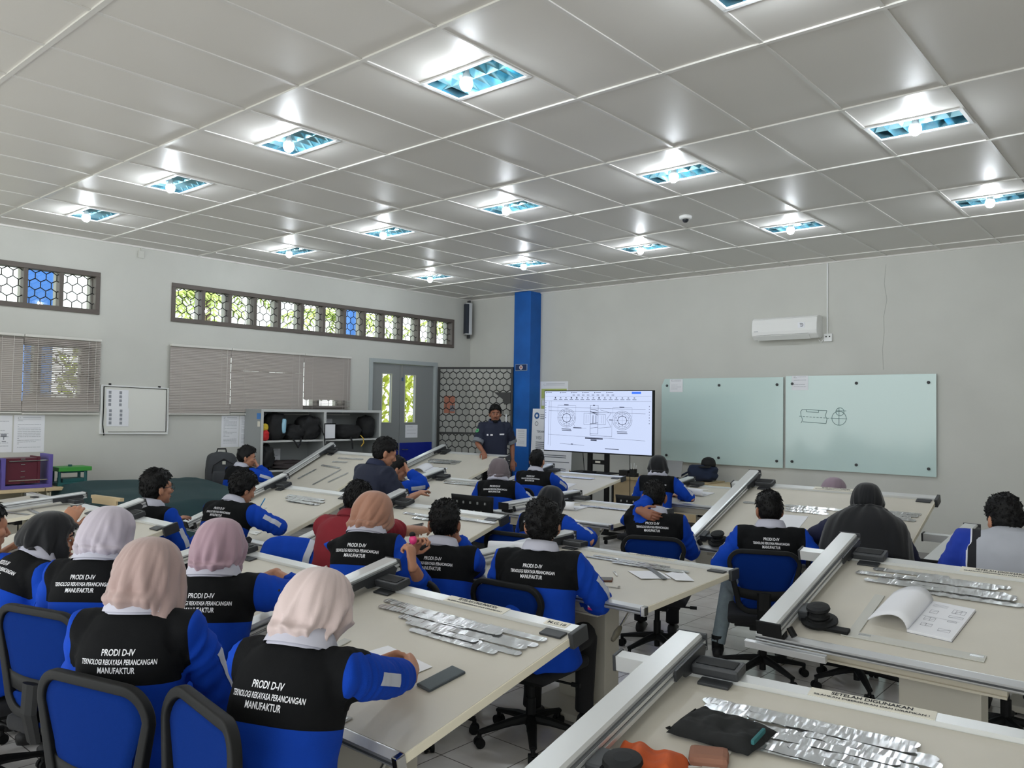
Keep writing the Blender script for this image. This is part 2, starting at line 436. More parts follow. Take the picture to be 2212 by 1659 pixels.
for z_, h_ in ((1.305, 1.06), (.055, 1.215)): mb = MB(); hexnet(mb, lambda u, v: G(u+.035, v+z_), gw-.07, h_, .118, .0075); mb.build('honeycomb_mesh', MT['iron'], g, fix=False)
mb = MB(); mb.prism([(gw-.32, 1.98), (gw-.035, 1.98), (gw-.035, 1.80), (gw-.14, 1.78), (gw-.16, 1.86)], lambda p, h: G(p[0], p[1], h), -.03, .012); mb.build('lock_plate', MT['iron'], g)
mb = MB()
mb.tube([G(gw-.10, 1.62, -.03), G(gw-.10, 1.35, -.03)], .012, n=8); mb.tube([G(gw-.19, 1.46, -.035), G(gw-.05, 1.46, -.035)], .010, n=8); mb.build('sliding_bolt', MT['alu'], g)

# things outside, seen through the panes
def palm(x, y, h, sd, label):
    r = random.Random(sd); t = thing('palm_tree', label, 'tree', (x, y, -.3), 0, 'palms outside the windows')
    mb = MB(); mb.tube([(0, 0, 0), (.1, .05, h*.5), (.05, .1, h)], [.14, .11, .09], n=8); mb.build('trunk', M('palm_trunk', (130, 112, 92), .9), t)
    mb = MB()
    for k in range(13):
        a = 2*pi*k/13 + r.random()*.4; ln = 1.3+r.random()*.7; up = .5+r.random()*.7; P = []
        for q in range(9): s = q/8; P.append(V((.05+cos(a)*ln*s, .1+sin(a)*ln*s, h+up*s-1.25*s*s)))
        mb.tube(P, [.012]*8+[.004], n=4)
        for q in range(1, 9):
            tdir = (P[q]-P[q-1]).normalized(); sd2 = tdir.cross(V((0, 0, 1))).normalized()
            for w in (-1, 1):
                for e in (0, .5):
                    b = P[q-1].lerp(P[q], e); L = .42*(1-.5*q/8)
                    tip = b+sd2*w*L*.8+tdir*L*.5-V((0, 0, L*.35)); k2 = tdir*.034
                    mb.add([b-k2, b+k2, tip], [(0, 1, 2)])
    mb.build('fronds', M('palm_frond', (176, 196, 96), .6, var=.2, vscale=3), t, fix=False)
    return t
for n_, (x, y, h, l_) in enumerate(((-9.6, -.9, 3.3, 'yellow green palm tree outside, left of the blue post by the short top window'), (-11.2, 3.6, 3.8, 'yellow green palm outside, seen through panes right of the blue post'),
      (-12.2, 5.2, 4.2, 'palm tree outside behind the first panes of the long top window'), (-12.0, 8.3, 4.0, 'palm tree outside behind the middle of the long top window'), (-9.6, 10.2, 3.0, 'green palm beyond the grey door, left of its panes'),
      (-11.6, 12.0, 4.2, 'palm tree outside behind the far end panes of the long window'))):
    palm(x, y, h, 31+n_, l_)
def hedge(x, y, h, w, sd, label):
    r = random.Random(sd); t = thing('shrub', label, 'shrub', (x, y, -.1), 0, 'shrubs outside the window wall'); mb = MB(); mb.tube([(0, 0, 0), (.02, .03, h*.5), (0, 0, h*.8)], [.05, .04, .02], n=6); mb.build('stem', MATS['palm_trunk'], t); mb = MB()
    for k in range(900):
        z = .25+(h-.25)*r.random()**.8; a = r.random()*6.28; q = w*(.35+.65*r.random())*(1-.35*abs(z/h-.6)); c = V((cos(a)*q*.6, sin(a)*q, z)); d = V((cos(a)*.5+r.uniform(-.6, .6), sin(a)*.5+r.uniform(-.6, .6), r.uniform(-.7, .8))).normalized(); s = d.cross(V((0, 0, 1))).normalized()*.05; L = r.uniform(.14, .30)
        mb.add([c, c+d*L*.5+s, c+d*L, c+d*L*.5-s], [(0, 1, 2, 3)])
    mb.build('leaves', M('yellow_green_leaf', (190, 198, 70), .6, var=.3, vscale=4), t, fix=False)
hedge(-9.9, 2.55, 3.0, .75, 5, 'tall yellow green shrub behind the half open blind')
hedge(-9.3, 7.9, 2.6, .8, 6, 'yellow green shrub seen through the narrow door panes')
for (y, l_) in ((1.05, 'blue post standing outside the short top window'), (6.15, 'blue post standing outside the long top window')):
    mb = MB(); mb.box((-.16, -.16, 0), (.16, .16, 4.3)); mb.box((-.2, -.2, 0), (.2, .2, .12))
    o = mb.build('outdoor_post', M('outdoor_blue_paint', (70, 130, 215), .5), bevel=.01); o.location = (-8.6, y, -.1); tag(o, l_, 'post', 'blue posts outside')
mb = MB(); mb.box((-24, -12, -.4), (LX-WT, 24, -.1)); tag(mb.build('lawn', M('lawn_green', (150, 154, 130), .9, var=.1, vscale=2)), 'strip of lawn outside beyond the window wall', 'lawn'); bpy.data.objects['lawn']['kind'] = 'structure'
# ------------------------------------------------------------------ drafting tables
class Tab: pass
TABS = {}
def lab_text(root, P, uc, v0, w):
    mb = MB(); mb.box((uc-.17, v0+.006, w), (uc+.17, v0+.060, w+.0015), mat=lambda p: P(*p))
    lb = mb.build('instruction_label', MT['label'], root)
    mb = MB()
    fn = lambda x, y: P(uc-.155+x, v0+.012+y, w+.0024)
    put_text(mb, fn, 'SETELAH DIGUNAKAN', .026, .045, .024, width=.22, bold=.02)
    put_text(mb, fn, 'SILAHKAN DIBERSIHKAN DAN DIRAPIKAN !', .014, 0, .004, width=.31, bold=.02)
    mb.build('lettering', MT['inkd'], lb, fix=False)
def drafting_table(key, label, X, Y, h, tilt, W=1.25, D=.85, yaw=0, ub=None, head=None, lab=None, rail_l=.10, crank=True, tag_txt=None, beam_drop=.03, seat_front=True, under=False, detail=True, clips=True, beam_end=.15):
    t = radians(tilt); c, s = cos(t), sin(t); yc = D*c/2
    root = thing('drafting_table', label, 'drafting table', (X-yc*sin(radians(yaw)), Y+yc*cos(radians(yaw)), 0), radians(yaw), 'drafting tables')
    P = lambda u, v, w: V((u, v*c - w*s - yc, h + v*s + w*c))
    T = Tab(); T.root = root; T.P = P; T.W = W; T.D = D; T.c, T.s = c, s; TABS[key] = T
    T.M = Matrix.Translation(root.location) @ Matrix.Rotation(radians(yaw), 4, 'Z') @ Matrix.Translation((0, -yc, h)) @ Matrix.Rotation(t, 4, 'X')
    B = lambda mb, a, b, mi=0: mb.box(a, b, mi, mat=lambda p: P(*p))
    mb = MB(); mb.box((-W/2, 0, -.03), (W/2, D, 0), 0, mat=lambda p: P(*p))
    me_o = mb.build('board', [MT['edge']], root, bevel=.0015)
    mb = MB(); B(mb, (-W/2+.004, .004, 0), (W/2-.004, D-.004, .0012)); mb.build('drawing_surface', MT['board'], me_o)
    # back rail
    mb = MB(); u0, u1 = -W/2-rail_l, W/2-.004
    prof = [(D-.002, .002), (D-.002, .016), (D+.052, .016), (D+.06, .008), (D+.06, -.034), (D-.002, -.034)]
    mb.prism(prof, lambda p, hh: P(hh, p[0], p[1]), u0, u1)
    br = mb.build('back_rail', MT['aluw'], root)
    mb = MB(); B(mb, (u0, D+.0605, -.024), (u1, D+.063, -.008)); mb.build('rail_slot', MT['groove'], br)
    mb = MB(); B(mb, (u1, D-.03, -.04), (u1+.022, D+.066, .020)); ec = mb.build('end_cap', MT['dark'], root, bevel=.004)
    mb = MB(); B(mb, (u0-.012, D-.004, -.038), (u0, D+.064, .019)); mb.build('end_cap', MT['dark'], root, bevel=.003)
    # front rail and its corner piece
    mb = MB(); prof = [(-.034, -.004), (-.004, .003), (0, .003), (0, -.036), (-.028, -.036), (-.034, -.028)]
    mb.prism(prof, lambda p, hh: P(hh, p[0], p[1]), -W/2-.03, W/2-.02); fr = mb.build('front_rail', MT['alu'], root)
    mb = MB(); B(mb, (-W/2-.03, -.0355, -.022), (W/2-.02, -.0345, -.014)); mb.build('rail_slot', MT['groove'], fr)
    mb = MB(); B(mb, (W/2-.02, -.036, -.042), (W/2+.004, .0, .005)); mb.build('corner_clamp', MT['chrome'], root, bevel=.004)
    # upright beam of the drafting machine lying up the board
    if ub is None: ub = -W/2+.06
    bw = .046; v0, v1 = -.07, D+beam_end; z0 = .040
    pr = [(-bw, z0), (-bw, z0+.036), (-bw+.008, z0+.044), (bw-.010, z0+.044), (bw-.002, z0+.036), (bw-.002, z0+.026), (bw+.010, z0+.024), (bw+.010, z0+.014), (bw+.004, z0+.012), (bw+.004, z0+.006), (bw+.012, z0+.004), (bw+.012, z0-.008), (bw-.01, z0-.010)]
    mb = MB(); mb.prism(pr, lambda p, hh: P(ub+p[0], hh, p[1]), v0, v1); bm_ = mb.build('upright_beam', MT['aluw'], root)
    mb = MB(); B(mb, (ub+bw+.0035, v0, z0+.0125), (ub+bw+.0110, v1, z0+.0137)); B(mb, (ub+bw-.0015, v0, z0+.0262), (ub+bw+.009, v1, z0+.0272)); mb.build('beam_groove', MT['groove'], bm_, fix=False)
    mb = MB(); B(mb, (ub-bw-.002, v1, z0-.012), (ub+bw+.014, v1+.008, z0+.046)); mb.build('beam_cap', MT['dark'], bm_, bevel=.003)
    mb = MB(); B(mb, (ub-bw-.004, v0-.012, z0-.014), (ub+bw+.015, v0, z0+.048)); mb.build('beam_cap', MT['black'], bm_, bevel=.004)
    br_ = MB(); br_.prism([(D-.135, z0-.004), (D-.135, z0+.030), (D+.11, z0+.030), (D+.125, z0+.01), (D+.108, z0-.012), (D+.112, z0-.026), (D-.01, z0-.026), (D-.06, z0-.02), (D-.075, z0-.002)], lambda p, hh: P(hh, p[0], p[1]), ub+bw+.013, ub+bw+.021)
    br_.build('beam_bracket', MT['dark'], root)
    mb = MB(); B(mb, (ub+bw+.022, D-.02, .0165), (ub+bw+.175, D+.068, .050)); cg = mb.build('carriage', MT['dark'], root, bevel=.008)
    mb = MB(); B(mb, (ub+bw+.035, D-.005, .050), (ub+bw+.16, D+.05, .0525)); mb.build('carriage_cover', MT['black'], cg, bevel=.001)
    mb = MB(); B(mb, (ub-.04, -.05, .003), (ub+.06, -.015, z0-.010)); mb.tube([P(ub+.075, -.02, .05), P(ub+.10, -.035, .02)], .014, n=8); mb.build('roller_bracket', MT['black'], root, bevel=0)
    if clips:
        for k in (-1, 1):
            mb = MB(); uu = W/2-.075 if k == 1 else -W/2+.20
            B(mb, (uu-.05, D-.052, .0014), (uu+.05, D-.006, .010)); ck = mb.build('corner_clip', MT['dark'], root, bevel=.002)
    if lab is not None: lab_text(root, P, lab, D-.006, .0162)
    if tag_txt:
        mb = MB(); B(mb, (W/2-.15, D+.008, .0162), (W/2-.045, D+.048, .0175)); lb = mb.build('number_tag', MT['label'], root)
        mb = MB(); put_text(mb, lambda x, y: P(W/2-.14+x, D+.018+y, .0178), tag_txt, .024, 0, 0, width=.085, bold=.02); mb.build('lettering', MT['inkd'], lb, fix=False)
    if head:
        hu, hv = head
        hb = MB(); hb.lathe([(.0, .006), (.074, .006), (.078, .012), (.078, .02), (.058, .026), (.056, .034), (0, .034)], (0, 0, 0), n=24, mat=None); hb.v = [tuple(P(hu+p[0], hv+p[1], p[2]+.006)) for p in hb.v]
        hd = hb.build('drafting_head', MT['black'], root, smooth=False)
        kb = MB(); kb.lathe([(.042, .038), (.047, .044), (.040, .052), (.038, .068), (.047, .072), (.051, .078), (.048, .088), (.024, .092), (0, .092)], n=20); kb.v = [tuple(P(hu+p[0], hv+p[1], p[2])) for p in kb.v]; kb.build('knob', MT['black'], hd, smooth=False)
        kb = MB(); B(kb, (ub+bw+.012, hv+.0, .018), (hu-.03, hv+.05, .05)); B(kb, (ub+bw+.012, hv-.02, .012), (ub+bw+.055, hv+.07, .060)); kb.build('head_arm', MT['dark'], hd, bevel=.005)
        kb = MB(); B(kb, (hu+.03, hv-.06, .008), (hu+.14, hv-.02, .022)); kb.build('scale_chuck', MT['black'], hd, bevel=.004)
        kb = MB(); B(kb, (hu+.11, hv-.06, .003), (hu+.65, hv-.012, .007)); kb.build('scale', M('clear_scale', (206, 206, 200), .12, spec=.6), hd)
        kb = MB(); B(kb, (hu+.13, hv-.012, .003), (hu+.172, hv+.36, .007)); kb.build('scale', MATS['clear_scale'], hd)
        kb = MB(); [B(kb, (a-.024, b-.007, .007), (a+.024, b+.007, .009)) for a, b in ((hu+.62, hv-.03), (hu+.20, hv-.03))]; kb.build('scale_plate', MT['steel'], hd)
    # under-frame, pedestal, foot and crank
    mb = MB(); B(mb, (-W/2+.13, .06, -.115), (W/2-.33, .12, -.034)); B(mb, (-W/2+.13, .05, -.120), (W/2-.33, .13, -.110)); mb.build('front_channel', MT['cream'], root)
    mb = MB(); B(mb, (-W/2+.2, D-.2, -.09), (W/2-.2, D-.15, -.034)); mb.build('rear_channel', MT['cream'], root)
    zt = h + D/2*s - .12
    mb = MB(); mb.box((-.16, -.07, .05), (.16, .07, zt)); pd = mb.build('pedestal', MT['ped'], root, bevel=.006)
    mb = MB(); mb.box((-.13, -.09, zt-.10), (.13, .09, zt+.06)); mb.box((-.4, -.03, zt+.02), (.4, .03, zt+.07)); mb.build('tilt_head', MT['black'], root, bevel=.004)
    mb = MB(); mb.box((-.22, -.30, .02), (.22, .30, .06)); mb.build('foot', MT['ped'], root, bevel=.008)
    mb = MB(); [mb.lathe([(.025, 0), (.025, .02)], (a, b, 0), n=10) for a in (-.19, .19) for b in (-.26, .26)]; mb.build('foot_pads', MT['black'], root)
    if crank:
        mb = MB(); a = P(W/2-.16, .10, -.06); b = P(W/2-.16, -.0, -.13); mb.tube([P(W/2-.16, .2, -.06), a, b], .007, n=8); ch = mb.build('crank', MT['chrome'], root)
        mb = MB(); d = (b-a).normalized(); mb.tube([b, b+d*.035, b+d*.075], [.012, .018, .012], n=10, round_caps=True); mb.build('crank_grip', M('olive_grip', (96, 92, 78), .5), ch, smooth=True)
    return T
TB = drafting_table
TB('T1', 'tilted drafting table with grey phone and many steel strips, beside pale pink hijab student', .53, -1.17, .68, 12.3, lab=.10, tag_txt='M.G.18', head=(-.33, .06))
TB('T2', 'flat drafting table with brown phone and torn paper, right of curly haired student', .236, .61, .757, 2.2, 1.32, .90, lab=.12)
TB('T3', 'drafting table at right with open sketch book and black drafting head in full view', 2.07, .70, .73, 15, lab=.15, head=(-.43, .14), rail_l=.16, ub=-.575)
T3_ = TABS['T3']; mb = MB(); mb.box((-.70, -.062, -.064), (-.34, -.037, -.032), mat=lambda p: T3_.P(*p)); mb.build('lower_guide_bar', MT['alu'], T3_.root, bevel=.003)
TB('T4', 'drafting table at bottom right corner with black pouch and orange cloth', 2.29, -1.18, .74, 7.1, yaw=7, lab=.02, tag_txt='M.G.20', rail_l=.16, ub=-.575, head=(-.42, .16))
TB('T5', 'wide steeply tilted drafting table with long strips in rows, below the right whiteboard', .68, 2.75, .705, 20.8, 1.5, 1.05, lab=.02, head=(-.5, .05), ub=-.70)
TB('T6', 'drafting table at far right in front of white shirted student', 2.27, 2.48, .78, 5.8, ub=-.56, rail_l=.2)
TB('T7', 'flat drafting table with curled notebook and pens, left of student holding his neck', -1.21, 2.53, .81, 2.3, ub=-.46)
TB('T8', 'drafting table nearest the television, with student looking at the screen', -3.0, 4.56, .74, 10.4)
TB('T9', 'drafting table near wooden desk with curled notebook and white phone', -1.08, 4.75, .75, 6.5)
TB('T10', 'drafting table before red shirted student using a phone', -1.47, .69, .67, 16.8)
TB('T11', 'drafting table behind the navy shirted man, left of grey hijab student', -3.03, 2.62, .73, 12.6)
TB('T12', 'steeply tilted drafting table in front of the grey bag shelf', -5.46, 3.02, .69, 27)
TB('T13', 'drafting table where the standing teacher rests his hand', -5.03, 4.63, .75, 18, 1.41, .94)
TB('T14', 'tilted drafting table with student writing in blue pen', -3.29, .80, .62, 20.3, head=(-.30, .12))
TB('T15', 'drafting table behind black hijab and lilac hijab students at left', -2.47, -1.25, .71, 16, ub=.0)
TB('T16', 'drafting table at far left edge before the old beige desks', -5.1, -.75, .72, 5, ub=.28)
TB('T17', 'drafting table in front of mauve hijab student at left centre', -.735, -1.10, .68, 10.5, ub=-.69, beam_end=.08)

# ------------------------------------------------------------------ chairs
def chair_parts(root, perforated=False, back=True, seat_h=.46):
    mb = MB(); mb.box((-.235, -.21, seat_h-.065), (.235, .24, seat_h)); mb.build('seat', MT['meshd'], root, bevel=.028, smooth=True)
    mb = MB(); mb.box((-.19, -.17, seat_h-.085), (.19, .2, seat_h-.066)); mb.box((-.09, -.1, seat_h-.125), (.09, .1, seat_h-.085)); mb.build('seat_plate', MT['black'], root, bevel=.006)
    mb = MB(); mb.tube([(.09, .02, seat_h-.105), (.25, .04, seat_h-.11)], .007, n=6); mb.tube([(.24, .04, seat_h-.11), (.29, .045, seat_h-.11)], .013, n=8); mb.build('lever', MT['black'], root)
    mb = MB(); mb.tube([(0, 0, .10), (0, 0, .24)], .028, n=12); mb.tube([(0, 0, .24), (0, 0, seat_h-.12)], .020, n=12); mb.tube([(0, 0, .05), (0, 0, .10)], .022, n=12); mb.build('gas_column', MT['black'], root, smooth=False)
    for k in range(5):
        a = 2*pi*k/5 + .35; d = V((cos(a), sin(a), 0)); e = V((-sin(a), cos(a), 0))
        mb = MB(); P = []
        for q, (r, z, w, hh) in enumerate(((.02, .125, .032, .028), (.12, .115, .028, .022), (.24, .092, .022, .016), (.30, .080, .020, .014))): P.append((d*r+V((0, 0, z)), (hh, w)))
        mb.tube([p for p, _ in P], [r for _, r in P], n=8); mb.tube([d*.295+V((0, 0, .08)), d*.295+V((0, 0, .045))], .012, n=8)
        lg = mb.build('base_leg', MT['black'], root)
        mb = MB(); c = d*.295+V((0, 0, .027))
        for w in (-1, 1): mb.tube([c+e*w*.008, c+e*w*.026], .027, n=14)
        mb.tube([c-e*.02, c+e*.02], .012, n=8); mb.build('caster', MT['black'], lg, fix=True)
    if not back: return
    # backrest: curved frame, mesh fields, spine
    yb = lambda x, z: -.235 - .06*(z-.45) + .35*x*x
    def outline(s, k, inset=0.):
        # rounded trapezoid, wider at the top
        return None
    zt, zb = .90, .50
    if perforated:
        mb = MB(); nx, nz = 10, 8
        F = lambda u, v: V(((u-.5)*(.40+.06*v), yb((u-.5)*.44, .56+.34*v), .56+.34*v))
        mb.grid(F, nx, nz); o = mb.build('backrest', MT['black'], root, smooth=True); sm = o.modifiers.new('s', 'SOLIDIFY'); sm.thickness = .012
        mb = MB()
        for r in range(3):
            for q in range(5-r % 2): p = F(.16+.17*q+.085*(r % 2), .82-.22*r); mb.box(p-V((.006, .012, .010)), p+V((.006, .006, .010)))
        mb.build('punched_holes', M('bright_hole_rim', (150, 152, 150), .5), o)
        mb = MB(); mb.tube([(0, -.12, seat_h-.07), (0, -.25, seat_h-.03), (0, yb(0, .62)-.015, .62)], (.02, .02, .02), n=8); mb.build('back_bracket', MT['black'], root)
        return
    def loop(z0, z1, w0, w1, r, n=8):
        pts = []
        for (cx, cz, a0) in ((1, 1, 0), (-1, 1, 90), (-1, 0, 180), (1, 0, 270)):
            w = w1 if cz else w0; zz = z1 if cz else z0
            for q in range(n+1):
                a = radians(a0+90*q/n); x = cx*(w-r)+r*cos(a); z = zz + (-r if cz else r) + r*sin(a); pts.append(V((x, yb(x, z), z)))
        return pts
    L = loop(zb, zt, .17, .225, .085)
    mb = MB(); n = len(L); vs = []; fs = []
    for i, p in enumerate(L):
        q0, q1 = L[i-1], L[(i+1) % n]; tg = (q1-q0).normalized(); nr = V((0, 1, 0)); s_ = tg.cross(nr).normalized()
        wid = .024 if p.z > .66 else .030
        for a, b in ((-1, -.9), (1, -.9), (1, .9), (-1, .9)): vs.append(p + s_*a*wid*.62 + nr*b*.016)
    for i in range(n):
        for k in range(4): fs.append((i*4+k, i*4+(k+1) % 4, ((i+1) % n)*4+(k+1) % 4, ((i+1) % n)*4+k))
    mb.add(vs, fs); mb.build('backrest_frame', MT['black'], root, bevel=.006, smooth=True)
    def field(z0, z1, w0, w1, r, name, mat, th, yo):
        O = loop(z0, z1, w0, w1, r, 6); c = V((0, 0, (z0+z1)/2)); c.y = yb(0, c.z); K = 4; mb = MB(); n = len(O); vs = []; fs = []
        for k in range(K):
            f = 1-k/K
            for p in O: x = p.x*f; z = c.z+(p.z-c.z)*f; vs.append(V((x, yb(x, z)+yo, z)))
        vs.append(V((0, yb(0, c.z)+yo, c.z)))
        for k in range(K-1):
            for i in range(n): fs.append((k*n+i, k*n+(i+1) % n, (k+1)*n+(i+1) % n, (k+1)*n+i))
        for i in range(n): fs.append(((K-1)*n+i, (K-1)*n+(i+1) % n, len(vs)-1))
        mb.add(vs, fs); o = mb.build(name, mat, root, smooth=True); m = o.modifiers.new('s', 'SOLIDIFY'); m.thickness = th; m.offset = 0
    field(.625, .885, .165, .208, .075, 'mesh_panel', MT['mesh'], .004, 0)
    # black plastic cross band under the mesh and the spine down to the seat
    mb = MB(); mb.grid(lambda u, v: V(((u-.5)*.36, yb((u-.5)*.36, .575+.065*v)-.004, .575+.065*v + .018*(2*u-1)**2)), 10, 2); o = mb.build('cross_band', MT['black'], root, smooth=True); m = o.modifiers.new('s', 'SOLIDIFY'); m.thickness = .018
    field(.515, .575, .13, .15, .028, 'lumbar_mesh', MT['mesh'], .004, 0)
    mb = MB(); mb.tube([(0, yb(0, .62)-.02, .63), (0, yb(0, .52)-.03, .52), (0, -.245, seat_h-.05), (0, -.10, seat_h-.095)], [(.016, .045), (.018, .045), (.018, .04), (.016, .035)], n=8, ref=(0, 1, 0)); mb.build('back_spine', MT['black'], root)
CHP = {}
def chair(label, x, y, yaw, kind='mesh', group='blue mesh office chairs', z=0, sc=.93):
    if kind not in CHP:
        r = thing('office_chair', label, 'chair', (x, y, 0), radians(yaw), group); chair_parts(r, kind == 'perforated', kind != 'stool'); CHP[kind] = r; o = r
        if kind == 'stool': o.name = 'swivel_stool'
    else:
        o = copy_tree(CHP[kind]); o.location = (x, y, 0); o.rotation_euler = (0, 0, radians(yaw)); o['label'] = label; o['group'] = group
    o.scale = (sc, sc, sc); return o
# ------------------------------------------------------------------ people
def np_tree(path):            # polyline helper: returns nearest distance, arc length, for arrays of points
    P = np.array([tuple(p) for p in path]); seg = P[1:]-P[:-1]; L = np.linalg.norm(seg, axis=1); cum = np.concatenate([[0], np.cumsum(L)])
    def f(X):
        best = np.full(len(X), 1e9); arc = np.zeros(len(X)); near = np.zeros((len(X), 3))
        for i in range(len(seg)):
            t = np.clip(((X-P[i])@seg[i])/max(L[i]**2, 1e-12), 0, 1); q = P[i]+t[:, None]*seg[i]; d = np.linalg.norm(X-q, axis=1)
            m = d < best; best[m] = d[m]; arc[m] = cum[i]+t[m]*L[i]; near[m] = q[m]
        return best, arc, near
    return f
def verts_np(me):
    a = np.empty(len(me.vertices)*3); me.vertices.foreach_get('co', a); return a.reshape(-1, 3)
def set_np(me, a): me.vertices.foreach_set('co', a.astype(np.float32).ravel()); me.update()
def normals_np(me):
    a = np.empty(len(me.vertices)*3, dtype=np.float32); me.vertices.foreach_get('normal', a); return a.reshape(-1, 3).astype(float)
def add_obj(name, me, mat, parent):
    me.materials.clear(); me.materials.append(mat); o = bpy.data.objects.new(name, me); COL.objects.link(o); o.parent = parent; return o
def ik(S, T, l1, l2, hint):
    S, T, hint = V(S), V(T), V(hint); d = T-S; L = min(max(d.length, .08), (l1+l2)*.995); d = d.normalized(); T = S+d*L
    a = (l1*l1-l2*l2+L*L)/(2*L); h = sqrt(max(l1*l1-a*a, 0)); n = hint-d*hint.dot(d)
    if n.length < 1e-4: n = V((0, 0, -1))-d*(-d.z)
    return S+d*a+n.normalized()*h, T
def build_hand(mb, W, d, n, right, curl=.35, spread=.012, thumb=.5, sc=1.):
    """W wrist, d direction to knuckles, n palm normal (out of the palm)"""
    d = V(d).normalized(); n = V(n); n = (n-d*n.dot(d)).normalized(); s = d.cross(n)*(1 if right else -1)   # s: towards the little finger? flipped below
    th = -s                                             # thumb side
    mb.tube([W-d*.02, W+d*.01, W+d*.04, W+d*.075, W+d*.088], [(.020*sc, .027*sc), (.019*sc, .028*sc), (.015*sc, .036*sc), (.013*sc, .040*sc), (.010*sc, .036*sc)], n=12, ref=n, round_caps=True)
    for k, (off, ln) in enumerate(((.030, .92), (.0105, 1.05), (-.0095, .98), (-.028, .78))):
        base = W+d*(.080-.004*abs(k-1.3))+th*off*sc; ax = d+th*(off*spread*20); ax.normalize(); P = [base-ax*.012]; p = base; ang = curl*(.55+.12*k); cur = ax
        P.append(p)
        for L in (.042, .026, .021):
            R = Matrix.Rotation(0, 3, 'X'); cur = (ax*cos(ang)+n*sin(ang)).normalized(); p = p+cur*L*ln*sc; P.append(p); ang += curl*(.95+.1*k)
        mb.tube(P, [.0092*sc, .0092*sc, .0086*sc, .0078*sc, .0064*sc], n=8, ref=n, round_caps=True)
    b = W+d*.022+th*.026*sc+n*.004; a1 = (d*.65+th*.75+n*(.25+.4*thumb)).normalized(); a2 = (d*.9+th*(.35-.5*thumb)+n*(.2+.5*thumb)).normalized()
    mb.tube([b-a1*.012, b, b+a1*.036*sc, b+a1*.036*sc+a2*.028*sc, b+a1*.036*sc+a2*.046*sc], [.012*sc, .0125*sc, .0105*sc, .0095*sc, .0075*sc], n=8, ref=n, round_caps=True)

def head_shapes(mb, F, female=False):
    """F maps head-local (x right, y front, z up; origin mid skull) to person space"""
    def E(c, r, n=20, m=14, rot=None):
        t = MB(); t.ell(c, r, n, m, rot=rot); mb.add([F(p) for p in t.v], t.f)
    E((0, -.010, .022), (.074, .094, .098), 24, 18); E((0, .020, -.042), (.062, .070, .074)); E((0, .048, -.074), (.040, .036, .040)); E((0, .070, -.098), (.021, .016, .017))
    E((0, .074, .020), (.050, .018, .030)); E((.036, .058, -.022), (.026, .026, .026)); E((-.036, .058, -.022), (.026, .026, .026))
    t = MB(); t.tube([(0, .084, .012), (0, .096, -.010), (0, .108, -.030), (0, .100, -.040)], [.008, .010, .013, .009], n=8, round_caps=True); mb.add([F(p) for p in t.v], t.f)
    E((.011, .093, -.037), (.008, .010, .008), 10, 8); E((-.011, .093, -.037), (.008, .010, .008), 10, 8)
    E((0, .084, -.060), (.022, .010, .006), 12, 8); E((0, .083, -.071), (.019, .010, .007), 12, 8)
    for s in (() if female else (-1, 1)):
        E((.080*s, -.012, -.012), (.013, .021, .034), 12, 10, rot=Euler((.12, 0, .35*s)).to_matrix()); E((.074*s, -.004, -.040), (.007, .010, .011), 10, 8)

